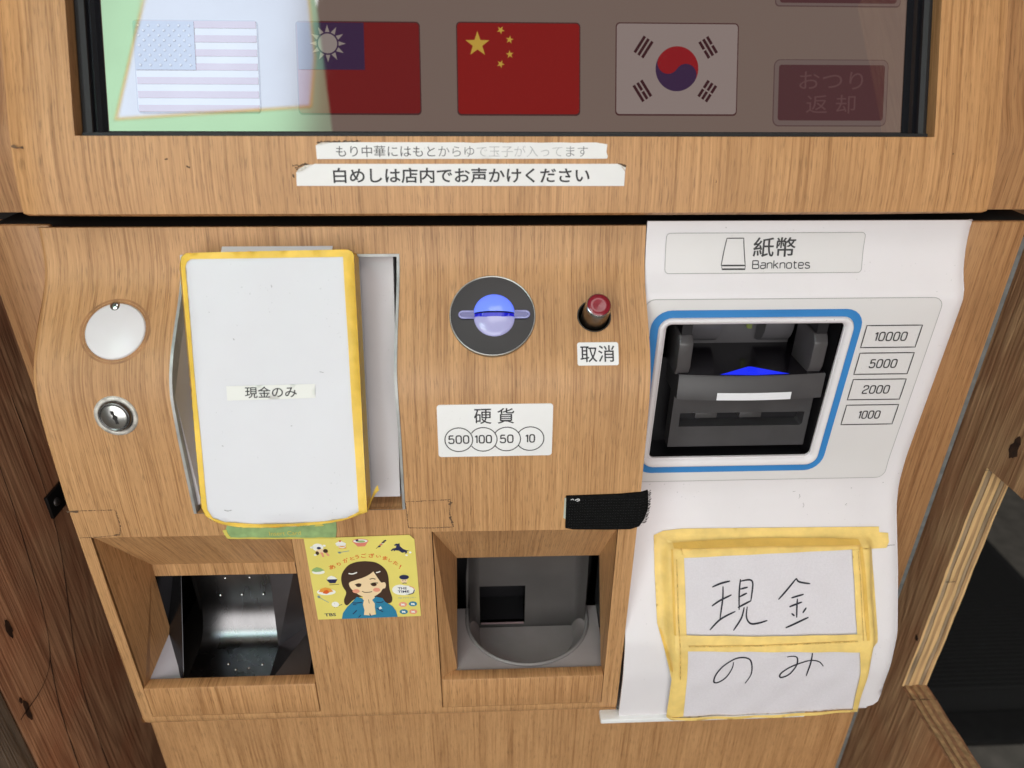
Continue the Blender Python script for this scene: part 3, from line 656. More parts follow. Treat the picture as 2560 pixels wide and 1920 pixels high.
m = MB(); m.lathe([(0.0072, 0.0028), (0.0069, 0.0034), (0.0068, 0.0035), (0, 0.0035)], f3, 40); m.build('lock_face', mat('brushed_lock_face', (0.62, 0.62, 0.60), 0.3, 1.0, var=0.1, vscale=90), CL)
m = MB()
key = [(-0.0014, 0.0040), (0.0006, 0.0037), (0.0006, 0.0016), (0.0022, 0.0004), (0.0017, -0.0012), (0.0022, -0.0040), (0.0004, -0.0041), (0.0001, -0.0018), (-0.0008, -0.0008), (-0.0003, 0.0008), (-0.0012, 0.0022)]
poly(m, lambda a, b, h: f3(a, b, h), key, 0.0036, 0); m.build('keyhole', DARK, CL)

# ------------------------------------------------------------------ card reader bay
CB = bpy.data.objects.new('card_reader_bay', None); COL.objects.link(CB); CB.parent = TM
TA = radians(21.7); pn = Vector((0, -cos(TA), sin(TA))); pv = Vector((0, -sin(TA), -cos(TA)))   # plate normal, plate downward
po = Vector((0, -0.0035, 1.1236))
def plate(x, d, off): return Vector((x, 0, 0))+po+pv*d+pn*off      # d metres down the sloping plate
m = MB(); dl = 0.1500
m.quad(plate(-0.1905, -0.002, -0.006), plate(-0.0730, -0.002, -0.006), plate(-0.0725, dl-0.006, -0.006), plate(-0.1905, dl-0.006, -0.006))
m.quad(plate(-0.0725, dl-0.006, -0.006), plate(-0.0725, dl-0.006, -0.02), plate(-0.1905, dl-0.006, -0.02), plate(-0.1905, dl-0.006, -0.006))
m.quad(plate(-0.0730, -0.002, -0.006), plate(-0.0730, -0.002, -0.02), plate(-0.0725, dl-0.006, -0.02), plate(-0.0725, dl-0.006, -0.006))
m.build('reader_plate', GREYMET, CB)
m = MB()
n_ = len(BAY); bd = dens(BAYS, 0.004)
A = [woodp(x, s_, 0.0006) for x, s_ in bd]; cxm, csm = -0.132, WS(1.05)
def inset(q, k):
    x, s_ = q; return (x+(0.0016 if x < cxm else -0.0016)*k*(1 if abs(x-cxm) > 0.05 else 0), s_+(0.0016 if s_ < csm else -0.0016)*k*(1 if abs(s_-csm) > 0.085 else 0))
B = [woodp(*inset(q, 1), 0.0006) for q in bd]; C_ = [Vector((woodp(*inset(q, 1), 0).x, min(woodp(*inset(q, 1), 0).y+0.018, 0.03), woodp(*inset(q, 1), 0).z-0.003)) for q in bd]
n_ = len(bd)
m.add(A+B, [(i, (i+1) % n_, n_+(i+1) % n_, n_+i) for i in range(n_)]); m.add(B+C_, [(i, (i+1) % n_, n_+(i+1) % n_, n_+i) for i in range(n_)])
m.build('bay_rim', GREYRIM, CB)
m = MB(); m.quad((-0.1925, -0.040, 0.9815), (-0.0705, -0.040, 0.9815), (-0.0705, 0.012, 0.9815), (-0.1925, 0.012, 0.9815)); m.quad((-0.1925, -0.0525, 0.9808), (-0.0705, -0.0525, 0.9808), (-0.0705, -0.0400, 0.9816), (-0.1925, -0.0400, 0.9816))
m.build('bay_sill', OAK, CB)
m = MB()    # slanted cheek on the left of the bay
m.quad(plate(-0.1905, 0.02, -0.006), plate(-0.1905, dl-0.004, -0.006), Vector((-0.1932, -0.051, 0.984)), Vector((-0.1932, -0.0465, 1.0560)))
m.quad(plate(-0.1905, 0.02, -0.006), Vector((-0.1932, -0.0465, 1.0560)), Vector((-0.1925, -0.028, 1.090)), plate(-0.1905, 0.01, -0.006))
m.build('bay_cheek', GREYMET, CB)

# ------------------------------------------------------------------ coin slot
CS = bpy.data.objects.new('coin_slot', None); COL.objects.link(CS); CS.parent = TM
fc = WOOD.frame(-0.0157, 1.0936)
m = MB(); m.lathe([(0.0246, -0.004), (0.0245, 0.0010), (0.0241, 0.0014), (0.0237, 0.0010)], fc, 64); m.build('chrome_ring', mat('dull_chrome', (0.40, 0.40, 0.38), 0.3, 1.0), CS)
m = MB(); m.lathe([(0.0238, 0.0009), (0.0133, 0.0012), (0, 0.0008)], fc, 64); m.build('slot_plate', mat('dark_grey_plate', (0.020, 0.017, 0.018), 0.4, var=0.08), CS)
ex, ez = 0.0010, 0.0002
fd = lambda a, b, h: fc(a+ex, b+ez, h)
def half_dome(sgn, r, hmax, gap):
    mb = MB(); n1, n2 = 24, 10; V = []
    for j in range(n2+1):
        t = j/n2*pi/2
        for i in range(n1+1):
            a = pi*i/n1*sgn; V.append(fd(r*cos(t)*cos(a), r*cos(t)*sin(a)+gap*sgn, 0.0012+hmax*sin(t)))
    F = [(j*(n1+1)+i, j*(n1+1)+i+1, (j+1)*(n1+1)+i+1, (j+1)*(n1+1)+i) for j in range(n2) for i in range(n1)]
    mb.add(V, F, 0, None, True)
    return mb
half_dome(1, 0.0118, 0.0042, 0.0006).build('upper_lens', DOME_U, CS)
half_dome(-1, 0.0116, 0.0024, 0.0016).build('lower_lens', DOME_L, CS)
m = MB(); m.add([fd(*q) for q in ((-0.0118, -0.0014, 0.0014), (0.0118, -0.0014, 0.0014), (0.0118, 0.0005, 0.0014), (-0.0118, 0.0005, 0.0014))], [(0, 1, 2, 3)])
sl = [(a, -0.0016-0.0007*cos(a/0.0118*pi/2), 0.0034) for a in lin(-0.0112, 0.0112, 16)]; sh = [(a, 0.0001-0.0002*cos(a/0.0118*pi/2), 0.0046*sqrt(max(0.05, 1-(a/0.0125)**2))) for a in lin(-0.0112, 0.0112, 16)]
m.add([fd(*q) for q in sl]+[fd(*q) for q in sh], [(i, i+1, 17+i+1, 17+i) for i in range(16)]); m.build('slot_gap', DOME_S, CS)
for s_ in (-1, 1):
    m = MB(); c0 = 0.0175*s_
    path = [(s_*0.0112, 0.0018)]+[(c0+s_*0.0024*sin(a), 0.0020*cos(a)-0.0002) for a in lin(0, pi, 8)]+[(s_*0.0112, -0.0022)]
    m.tube([fd(a, b, 0.0020) for a, b in path], 0.00055, 8)
    rr = [(s_*0.0112, 0.0016)]+[(c0+s_*0.0018*sin(a), 0.0016*cos(a)-0.0002) for a in lin(0, pi, 8)]+[(s_*0.0112, -0.0020)]
    m.add([fd(a, b, 0.0021) for a, b in rr], [tuple(range(len(rr)))], 1)
    m.build('lens_rim', [CLEAR_BL, CLEAR_DK], CS)

# ------------------------------------------------------------------ cancel button
KB = bpy.data.objects.new('cancel_button', None); COL.objects.link(KB); KB.parent = TM
fb = WOOD.frame(0.0425, 1.0930)
m = MB(); m.lathe([(0.0098, 0.0003), (0.0093, 0.0005), (0.0089, 0.0002), (0.0089, -0.012), (0, -0.012)], fb, 40); m.build('button_well', [mat('dark_brass_well', (0.05, 0.045, 0.038), 0.4, 0.7)], KB)
tl = lambda a, b, h: fb(1.09*a+0.0003+0.06*h, 1.09*b+0.14*h, h*1.08)
m = MB(); m.lathe([(0.0068, -0.0115), (0.0068, 0.0098), (0.0067, 0.0104)], tl, 40); m.build('button_barrel', BRASSY, KB)
m = MB(); m.lathe([(0.0067, 0.0104), (0.0062, 0.0116), (0.0059, 0.0117)], tl, 40, smooth=False); m.build('bevel_ring', CHROME, KB)
m = MB(); m.lathe([(0.0060, 0.0114), (0.0058, 0.0119), (0.003, 0.0116), (0, 0.0113)], tl, 40); m.build('button_cap', RED_CAP, KB)

def wtext(mb, body, x0, x1, z0, z1, off, mi=0, weight=0.0, skew=0.0): text(mb, wf, body, x0, x1, z0, z1, off, mi, weight, 0, skew)
m = MB(); sheet(m, lambda a, b, o: wf(a, b, o+0.0005), rrect(0.0319, 0.0553, 1.0705, 1.0813, 0.0011), (), 0.002, 0, rim=0.0006)
L_ = m.build('cancel_label', LABEL_W, TM)
m = MB(); wtext(m, '取消', 0.0335, 0.0530, 1.0721, 1.0799, 0.00062, 0, 0.006); m.build('lettering', INK, L_)
m = MB(); sheet(m, lambda a, b, o: wf(a, b, o+0.0005), rrect(-0.0480, 0.0182, 1.0166, 1.0499, 0.0018), (), 0.003, 0, rim=0.0006)
L_ = m.build('coin_label', LABEL_W, TM)
m = MB(); wtext(m, '硬', -0.0270, -0.0170, 1.0379, 1.0473, 0.00062, 0, 0.006); wtext(m, '貨', -0.0137, -0.0040, 1.0379, 1.0476, 0.00062, 0, 0.006)
for cx_, num, hw in ((-0.0360, '500', 0.0061), (-0.0219, '100', 0.0051), (-0.0083, '50', 0.0040), (0.0053, '10', 0.0029)):
    stroke_text(m, wf, num, cx_-hw, cx_+hw, 1.0253, 1.0309, 0.00064, 0.00078)
m.build('lettering', INK, L_)
for k, cx_ in enumerate((-0.0360, -0.0219, -0.0083, 0.0053)):
    m = MB(); C0 = circ(cx_, 1.0279, 0.0080, 44, 0.0077)
    nxt = [(-0.0219, 1.0279), (-0.0083, 1.0279), (0.0053, 1.0279), None][k]
    prv = [None, (-0.0360, 1.0279), (-0.0219, 1.0279), (-0.0083, 1.0279)][k]
    if prv:  # each later circle starts where the one before it ends
        C0 = [q for q in C0 if math.hypot(q[0]-prv[0], (q[1]-prv[1])*1.04) > 0.0080]
        C0 = sorted(C0, key=lambda q: atan2(q[1]-1.0279, q[0]-cx_))
        ribbon(m, wf, C0, 0.00056, 0.00066)
    else: outline_ring(m, wf, C0, 0.00056, 0.00066)
    m.build('coin_outline', INK, L_)

# ------------------------------------------------------------------ ticket tray (left)
TT = bpy.data.objects.new('ticket_tray', None); COL.objects.link(TT); TT.parent = TM
pf = 0.0536; pi_ = 0.020
m = MB()
m.quad((-0.2590, -pf, 0.9632), (-0.1408, -pf, 0.9627), (-0.1530, -pi_, 0.9100), (-0.2495, -pi_, 0.9105), 0, [(-0.259, 0.06), (-0.141, 0.06), (-0.153, 0), (-0.2495, 0)])
m.quad((-0.2495, -pi_, 0.9105), (-0.1530, -pi_, 0.9100), (-0.1528, -pi_, 0.8995), (-0.2495, -pi_, 0.9002))
m.add([(-0.2590, -pf, 0.9632), (-0.2495, -pi_, 0.9105), (-0.2500, -pi_, 0.8480), (-0.2585, -0.0470, 0.8290), (-0.2590, -pf, 0.8290)], [(0, 1, 2, 3, 4)], 0, [(0.40, 0.963), (0.437, 0.91), (0.437, 0.848), (0.41, 0.829), (0.40, 0.829)])
m.add([(-0.1408, -pf, 0.9627), (-0.1530, -pi_, 0.9100), (-0.1530, 0.01, 0.83), (-0.1415, -pf, 0.8290)], [(0, 1, 2, 3)], 0, [(0.2, 0.963), (0.237, 0.91), (0.25, 0.83), (0.2, 0.829)])
m.build('recess_wall', OAK, TT)
m = MB(); m.box(-0.2597, -0.1415, -0.0553, -0.0465, 0.8005, 0.8300); m.build('tray_lip', OAK_S, TT, bevel=0.0012)
m = MB()     # curved steel chute
cp = [(0.012, 0.925), (0.010, 0.885), (0.008, 0.850)]+[(0.008-0.022*(1-cos(a)), 0.850-0.031*sin(a)) for a in lin(0.1, pi/2, 10)]+[(-0.030, 0.8185), (-0.047, 0.8185)]
m.grid(lambda u, v: Vector((u, cp[int(v)][0], cp[int(v)][1])), lin(-0.2380, -0.1790, 4), list(range(len(cp))))
ST_ = m.build('steel_chute', STEEL, TT)
for (x, yz) in [(x, 0) for x in (-0.222, -0.206, -0.190)]+[(x, 1) for x in (-0.216, -0.198)]+[(x, 2) for x in (-0.212, -0.196, -0.187, -0.205)]:
    if yz == 0: c = Vector((x, 0.0078, 0.854)); nn = Vector((0, -1, 0))
    elif yz == 1: c = Vector((x, 0.0090, 0.870)); nn = Vector((0, -1, 0))
    else: c = Vector((x, -0.026-0.012*random.random(), 0.8188)); nn = Vector((0, 0, 1))
    u_ = Vector((1, 0, 0)); v_ = nn.cross(u_); m = MB()
    m.lathe([(0.0013, 0), (0.0010, 0.0006), (0.0004, 0.0009), (0, 0.001)], lambda a, b, h: c+u_*a+v_*b+nn*h, 10)
    m.build('rivet', CHROME, ST_)
m = MB(); m.quad((-0.1788, -0.047, 0.8190), (-0.150, -0.047, 0.8190), (-0.150, 0.002, 0.834), (-0.1788, -0.012, 0.8200)); m.quad((-0.1788, -0.012, 0.8200), (-0.150, 0.002, 0.834), (-0.150, 0.004, 0.925), (-0.1788, 0.006, 0.925)); m.build('side_deflector', mat('dark_steel', (0.11, 0.10, 0.105), 0.35, 0.9, var=0.1), TT)
m = MB(); m.quad((-0.2520, -0.021, 0.9300), (-0.2520, -0.021, 0.8470), (-0.2375, -0.0460, 0.8192), (-0.2385, 0.011, 0.9300)); m.quad((-0.2375, -0.0460, 0.8192), (-0.2385, 0.011, 0.93), (-0.2382, 0.012, 0.93), (-0.2370, -0.046, 0.8192))
m.build('chute_side', mat('blackened_steel', (0.060, 0.058, 0.062), 0.25, 0.9, var=0.15), TT)
m = MB(); m.add([(-0.2588, -0.0472, 0.8288), (-0.2500, -0.0205, 0.8478), (-0.2378, -0.0465, 0.8196)], [(0, 1, 2)]); m.build('tray_gusset', mat('lilac_grey_plastic', (0.33, 0.30, 0.32), 0.3, var=0.05), TT)
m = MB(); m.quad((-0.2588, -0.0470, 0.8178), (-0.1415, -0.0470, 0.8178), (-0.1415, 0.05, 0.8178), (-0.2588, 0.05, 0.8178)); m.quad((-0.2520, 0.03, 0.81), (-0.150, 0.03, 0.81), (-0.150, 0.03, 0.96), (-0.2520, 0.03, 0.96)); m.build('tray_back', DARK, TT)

# ------------------------------------------------------------------ coin return tray
CT = bpy.data.objects.new('coin_tray', None); COL.objects.link(CT); CT.parent = TM
m = MB()
m.quad((-0.0540, -pf, 0.9620), (0.0613, -pf, 0.9612), (0.0580, -0.022, 0.9115), (-0.0412, -0.022, 0.9120), 0, [(-0.054, 0.06), (0.0613, 0.06), (0.058, 0), (-0.041, 0)])
m.quad((-0.0540, -pf, 0.9620), (-0.0412, -0.022, 0.9120), (-0.0426, -0.0450, 0.8270), (-0.0535, -pf, 0.8270), 0, [(0.5, 0.96), (0.54, 0.912), (0.52, 0.829), (0.5, 0.829)])
m.quad((0.0613, -pf, 0.9612), (0.0580, -0.022, 0.9115), (0.0612, -0.0450, 0.8270), (0.0619, -pf, 0.8270), 0, [(0.6, 0.96), (0.64, 0.912), (0.61, 0.829), (0.6, 0.829)])
m.build('recess_wall', OAK, CT)
m = MB(); m.box(-0.0537, 0.0617, -0.0553, -0.0465, 0.8005, 0.8297); m.build('tray_lip', OAK_S, CT, bevel=0.0012)
# moulded cup
bx, bw, yb = 0.0098, 0.0455, 0.004
def foot(t):     # U-shaped rim seen from above, t in 0..1 from back left round the front to back right
    if t < 0.2: return (bx-bw, yb-(t/0.2)*0.012)
    if t > 0.8: return (bx+bw, yb-((1-t)/0.2)*0.012)
    a = pi+(t-0.2)/0.6*pi; return (bx+bw*cos(a), yb-0.012+0.0360*sin(a))
def rimz(y): return 0.8285+(y+0.045)*0.20
ts = lin(0, 1, 48)
m = MB(); rim_ = [(x, y, rimz(y)+0.0012) for x, y in map(foot, ts)]
V = [Vector(p) for p in rim_]; inn = [Vector((bx+(x-bx)*0.94, yb+(y-yb)*0.92, rimz(y)-0.002)) for x, y, z in rim_]; flo = [Vector((bx+(x-bx)*0.80, yb+(y-yb)*0.78, 0.8165)) for x, y, z in rim_]
n_ = len(V); m.add(V+inn+flo, [(i, i+1, n_+i+1, n_+i) for i in range(n_-1)]+[(n_+i, n_+i+1, 2*n_+i+1, 2*n_+i) for i in range(n_-1)], 0, None, True)
m.add(flo, [tuple(range(n_))])
m.build('coin_cup', GREYPL, CT)
m = MB(); arch = [(bx-bw+0.006, yb, 0.925), (bx-bw+0.003, yb-0.001, 0.900), (bx-bw+0.0008, yb-0.002, 0.872)]
m.tube(arch+rim_+[(2*bx-q[0], q[1], q[2]) for q in arch[::-1]], 0.0014, 10); m.build('cup_rim', mat('grey_plastic_rim', (0.19, 0.175, 0.17), 0.25, var=0.05), CT)
m = MB()
outer = [(-0.0500, -0.0462), (0.0640, -0.0462), (0.0640, 0.012), (-0.0500, 0.012)]
outer = [(x, min(y, yb-0.0008)) for x, y in outer]
sheet(m, lambda a, b, o: Vector((a, b, rimz(b)+o)), outer, [[foot(t) for t in ts]], 0.006, 0)
m.build('cup_surround', GREYPL, CT)
m = MB()   # back wall with rounded corners
def backw(u, v): # u -1..1
    a = abs(u); yy = yb+0.0008-0.014*max(0, (a-0.82)/0.18)**2; return Vector((bx+u*(bw-0.002), yy, v))
hx0, hx1, hz0, hz1 = -0.0262, 0.0088, 0.8205, 0.8590
us = sorted(set([-1, -0.97, -0.94, -0.9, -0.86, -0.82, 0.3, 0.82, 0.86, 0.9, 0.94, 0.97, 1, (hx0-bx)/(bw-0.002), (hx1-bx)/(bw-0.002)])); vs = sorted([0.812, hz0, hz1, 0.90, 0.935])
for i in range(len(us)-1):
    for j in range(len(vs)-1):
        xm = bx+(us[i]+us[i+1])/2*(bw-0.002); zm = (vs[j]+vs[j+1])/2
        if hx0 < xm < hx1 and hz0 < zm < hz1: continue
        m.quad(backw(us[i], vs[j]), backw(us[i+1], vs[j]), backw(us[i+1], vs[j+1]), backw(us[i], vs[j+1]))
o_ = m.build('cup_back', mat('dark_grey_plastic', (0.075, 0.068, 0.066), 0.3, var=0.1), CT, weld=True)
for p_ in o_.data.polygons: p_.use_smooth = True
m = MB(); m.box(hx0-0.001, hx1+0.001, yb+0.030, yb+0.032, hz0-0.003, hz1+0.002); m.quad((hx0, yb+0.0042, hz0), (hx1, yb+0.0042, hz0), (hx1, yb+0.030, hz0-0.001), (hx0, yb+0.030, hz0-0.001)); m.build('coin_chute', CHAR_D, CT)
m = MB(); m.box(hx0+0.0008, hx1-0.0008, yb-0.0002, yb+0.0006, hz0-0.0004, hz0+0.0008); m.build('chute_sill', mat('pinkish_sill', (0.32, 0.22, 0.23), 0.3), CT)
m = MB(); m.quad((-0.052, 0.0445, 0.80), (0.066, 0.0445, 0.80), (0.066, 0.0445, 0.97), (-0.052, 0.0445, 0.97))
for x, y0_ in ((-0.0445, 0.0), (0.0645, 0.0)): m.quad((x, -0.022, 0.835), (x, 0.012, 0.835), (x, 0.012, 0.95), (x, -0.022, 0.95))
m.build('tray_lining', mat('dim_grey_lining', (0.030, 0.029, 0.030), 0.4), CT)

# ------------------------------------------------------------------ white banknote panel
def wh(x, z, off=0): return WHT.at(x, z, off)
wS = WHT.s_of
def whs(x, sv, off=0): return WHT.at(x, WHT.z_of(sv), off+edge_round(x, -9, XR, 0.0022))
RO = [(0.0882, 0.9830), (0.1980, 0.9830), (0.1970, 1.0822), (0.0880, 1.0820)]
def trap(x, z, k):  # rounded opening
    return x
op = [(x, wS(z)) for x, z in rrect(0.0884, 0.1977, 0.9832, 1.0820, 0.0035)]
m = MB()
zc = 0.797
outl = [(XW+0.0006, wS(0.7945)), (0.2580, wS(0.7945)), (0.2630, wS(0.7965)), (0.2658, wS(0.8000)), (XR-0.0003, wS(0.8050)), (XR, wS(0.815)), (XR, wS(1.1405)), (XW+0.0006, wS(1.1405))]
xfine = [XR-0.0003, XR-0.0008, XR-0.0015, XR-0.0022]
sheet(m, whs, outl, [op], 0.004, 0, rim=0.0016)
m.grid(lambda u, v: Vector((XR, whs(XR, v).y*(1-u)+0.0016*u, WHT.z_of(v))), [0, 1], lin(wS(0.800), wS(1.1405), 60))
# rounded foot of the tray, running back under the panel
foot_arc = [(0.0612-0.006+0.006*cos(a), 0.7945-0.005*sin(a)) for a in lin(0, pi/2, 5)]+[(0.0, 0.7893)]
m.grid(lambda u, v: Vector((u, -foot_arc[int(v)][0], foot_arc[int(v)][1])), [XW+0.0006, 0.15, 0.2590], list(range(len(foot_arc))))
m.grid(lambda u, v: Vector((u, -WHT.p(1.1405)+v, 1.1405)), [XW+0.0006, XR], [0, 0.002])
BP = m.build('banknote_panel', WHITE_P, TM)
m = MB(); m.box(0.0607, 0.2120, -0.0640, -0.0551, 0.7886, 0.7932); m.build('bottom_trim', mat('white_trim', (0.80, 0.79, 0.78), 0.4), TM, bevel=0.001)
# overlay film around the reader
m = MB(); fo = lambda a, b, o: WHT.at(a, WHT.z_of(b), o+0.0003)
ringhole = [(x, wS(z)) for x, z in rrect(0.0836, 0.2030, 0.9768, 1.0864, 0.0075)]
ov = [(x, wS(z)) for x, z in rrect(0.0740, 0.2535, 0.9648, 1.0978, 0.006)]
sheet(m, fo, ov, [ringhole], 0.004, 0)
OV = m.build('overlay_film', OVERLAY, BP)
m = MB(); outline_ring(m, lambda a, b, o: WHT.at(a, WHT.z_of(b), o+0.0003), dens(ov, 0.004), 0.00035, 0.00015); m.build('film_edge', HAIRLINE, BP)
m = MB()
ro = [(x, wS(z)) for x, z in rrect(0.0788, 0.2078, 0.9717, 1.0913, 0.0120)]
sheet(m, lambda a, b, o: WHT.at(a, WHT.z_of(b), o+0.00055), ro, [[(x, wS(z)) for x, z in rrect(0.0836, 0.2030, 0.9768, 1.0864, 0.0078)]], 0.004, 0)
m.build('blue_frame', BLUE_R, BP)
for (n_, z1_, z0_, x0_, x1_) in (('10000', 1.0806, 1.0656, 0.2110, 0.2454), ('5000', 1.0617, 1.0466, 0.2117, 0.2461), ('2000', 1.0428, 1.0277, 0.2124, 0.2467), ('1000', 1.0236, 1.0085, 0.2130, 0.2474)):
    m = MB(); outline_ring(m, wh, dens([(x0_, z0_), (x1_, z0_), (x1_, z1_), (x0_, z1_)], 0.003), 0.00068, 0.0006)
    wd = {'10000': 0.0206, '5000': 0.0176, '2000': 0.0176, '1000': 0.0148}[n_]; c_ = (x0_+x1_)/2-0.0003
    stroke_text(m, wh, n_, c_-wd/2, c_+wd/2, (z0_+z1_)/2-0.0032, (z0_+z1_)/2+0.0032, 0.0006, 0.00080)
    m.build('denomination_mark', GREY_INK, BP)['label'] = 'outlined '+n_+' denomination mark'
m = MB(); bl = rrect(0.0857, 0.2034, 1.1116, 1.1342, 0.0022); sheet(m, lambda a, b, o: wh(a, b, o+0.0003), bl, (), 0.003, 0)
outline_ring(m, wh, dens(bl, 0.003), 0.00035, 0.00042, 1)
BL = m.build('banknote_label', [OVERLAY, HAIRLINE], TM)
m = MB(); text(m, wh, '紙幣', 0.1374, 0.1627, 1.1204, 1.1317, 0.0005, 0, 0.010); stroke_text(m, wh, 'Banknotes', 0.1374, 0.1722, 1.1138, 1.1187, 0.0005, 0.00060, 0, 0.17); m.build('lettering', GREY_INK, BL)
m = MB()
outline_ring(m, wh, dens([(0.1190, 1.1160), (0.1333, 1.1160), (0.1312, 1.1312), (0.1213, 1.1312)], 0.002), 0.00055, 0.0005)
outline_ring(m, wh, dens([(0.1196, 1.1140), (0.1333, 1.1140), (0.1334, 1.1157), (0.1193, 1.1157)], 0.002), 0.00055, 0.0005)
ribbon(m, wh, [(0.1195, 1.1137), (0.1334, 1.1137)], 0.0007, 0.00052)
m.build('note_icon', GREY_INK, BL)

# banknote reader set in the opening
BR = bpy.data.objects.new('banknote_reader', None); COL.objects.link(BR); BR.parent = TM
m = MB()     # raised white bezel
def bez(k, off):  # k: 0 outer .. 1 inner
    o_ = rrect(0.0836, 0.2030, 0.9768, 1.0864, 0.0080, 8); i_ = rrect(0.0882, 0.1979, 0.9830, 1.0822, 0.0035, 8)
    return [wh(a[0]+(b[0]-a[0])*k, a[1]+(b[1]-a[1])*k, off) for a, b in zip(o_, i_)]
rings = [bez(0, 0.0006), bez(0.12, 0.0022), bez(0.3, 0.0026), bez(0.75, 0.0014), bez(0.92, 0.0006), bez(1.0, -0.0015)]
n_ = len(rings[0]); m.add([p for r_ in rings for p in r_], [(j*n_+i, j*n_+(i+1) % n_, (j+1)*n_+(i+1) % n_, (j+1)*n_+i) for j in range(len(rings)-1) for i in range(n_)], 0, None, True)
m.build('bezel', WHITE_P, BR)
m = MB()     # dark well
w0, w1 = 0.0878, 0.1984
for q in (((w0, -0.0085, 0.975), (w0, 0.075, 0.975), (w0, 0.075, 1.095), (w0, -0.0085, 1.095)), ((w1, -0.0085, 0.975), (w1, 0.075, 0.975), (w1, 0.075, 1.095), (w1, -0.0085, 1.095)),
          ((w0, 0.075, 0.975), (w1, 0.075, 0.975), (w1, 0.075, 1.095), (w0, 0.075, 1.095)), ((w0, -0.0085, 0.979), (w1, -0.0085, 0.979), (w1, 0.075, 0.979), (w0, 0.075, 0.979)),
          ((w0, -0.0085, 1.0855), (w1, -0.0085, 1.0855), (w1, 0.075, 1.0855), (w0, 0.075, 1.0855))): m.quad(*q)
m.build('reader_well', CHAR_D, BR)
m = MB()     # backing plate stepped around the mechanism
m.box(0.0885, 0.1985, 0.020, 0.024, 0.978, 1.0440); m.build('backing_plate', CHAR_D, BR)
m = MB()     # jaw: bowed front, flat top
xs = lin(0.1017, 0.1956, 24); bow = lambda x: -0.0095-0.0030*(1-((x-0.14865)/0.047)**2)
topz, botz = 1.0456, 1.0286
F_ = [(x, bow(x)) for x in xs]
m.add([(x, y, botz) for x, y in F_]+[(x, y+0.0006, topz-0.0008) for x, y in F_]+[(x, y+0.0016, topz) for x, y in F_], [(i, i+1, 25+i+1, 25+i) for i in range(24)]+[(25+i, 26+i, 51+i, 50+i) for i in range(24)], 0, None, True)
m.add([(x, y+0.0016, topz) for x, y in F_]+[(x, 0.040, topz-0.0006) for x, y in F_], [(i, i+1, 25+i+1, 25+i) for i in range(24)], 1)
m.add([(x, y, botz) for x, y in F_]+[(x, 0.02, botz) for x, y in F_], [(i, i+1, 25+i+1, 25+i) for i in range(24)])
for x in (0.1017, 0.1956): m.quad((x, bow(x), botz), (x, 0.02, botz), (x, 0.02, topz), (x, bow(x)+0.0016, topz))
JW = m.build('insert_jaw', [CHAR, mat('polished_charcoal', (0.010, 0.008, 0.011), 0.16, var=0.05)], BR)
m = MB(); tri = [(0.1276, -0.0092), (0.1500, -0.0106), (0.1722, -0.0090), (0.1680, -0.0072), (0.1512, 0.0014), (0.1490, 0.0014), (0.1320, -0.0072)]
m.add([(x, y, topz+0.0003) for x, y in tri], [tuple(range(len(tri)))]); m.build('arrow_light', BLUE_LED, JW)
m = MB(); xs2 = lin(0.1268, 0.1748, 12); m.add([(x, bow(x)-0.0002, 1.0289) for x in xs2]+[(x, bow(x)+0.00005, 1.0340) for x in xs2], [(i, i+1, 13+i+1, 13+i) for i in range(12)]); m.build('jaw_window', WINDOW, JW)
for (xa, xb) in ((0.0998, 0.1086), (0.1846, 0.1934)):
    m = MB()
    pr = [(-0.0050, topz-0.001), (-0.0075, 1.0500), (-0.0075, 1.0662), (-0.0040, 1.0712), (0.020, 1.0735), (0.020, topz-0.001)]
    m.add([(xa, y, z) for y, z in pr]+[(xb, y, z) for y, z in pr], [(i, i+1, 6+i+1, 6+i) for i in range(5)]+[tuple(range(6)), tuple(range(6, 12))]); m.build('guide_post', mat('guide_grey', (0.075, 0.068, 0.070), 0.32, var=0.1), BR, bevel=0.0008)
    m = MB(); m.box(xa+0.0012, xb-0.0012, -0.0050, 0.03, 1.0715, 1.088); m.build('post_stem', CHAR_D, BR)
m = MB()     # upper drum with a notch
dc = (0.0400, 1.0640); dr = 0.0155
for xa, xb in ((0.1110, 0.1360), (0.1660, 0.1850)):
    sec = [(dc[0]+dr*cos(a), dc[1]+dr*sin(a)) for a in lin(radians(100), radians(290), 14)]
    m.grid(lambda u, v: Vector((u, *sec[int(v)])), [xa, xb], list(range(15)))
    for x in (xa, xb): m.add([(x, y, z) for y, z in sec], [tuple(range(15))])
m.quad((0.1100, 0.040, 1.045), (0.190, 0.040, 1.045), (0.190, 0.040, 1.080), (0.110, 0.040, 1.080))
m.build('upper_roller', mat('roller_grey', (0.10, 0.095, 0.10), 0.35, var=0.1), BR)
m = MB(); m.box(0.1585, 0.1612, 0.0355, 0.0385, 1.0575, 1.0625); m.build('status_light', LED_G, BR)
m = MB()     # lower faceplate with a slot
lo = [(0.1030, 0.9868), (0.1982, 0.9868), (0.1978, 1.0296), (0.1032, 1.0296)]
LF = lambda a, b, o: Vector((a, -0.0008-o, b))
sheet(m, LF, [(0.1026, 0.9868), (0.1960, 0.9868), (0.1955, 1.0310), (0.1030, 1.0310)], [[(0.1084, 1.0026), (0.1905, 1.0026), (0.1920, 1.0042), (0.1920, 1.0130), (0.1082, 1.0130)]], 0.008, 0, rim=0.010, smooth=False)
LP = m.build('lower_faceplate', CHAR, BR)
m = MB()
for xa in (0.1190, 0.1490): m.box(xa, xa+0.0150, 0.0010, 0.0080, 1.0078, 1.0128)
m.build('slot_finger', CHAR, LP, bevel=0.0008)
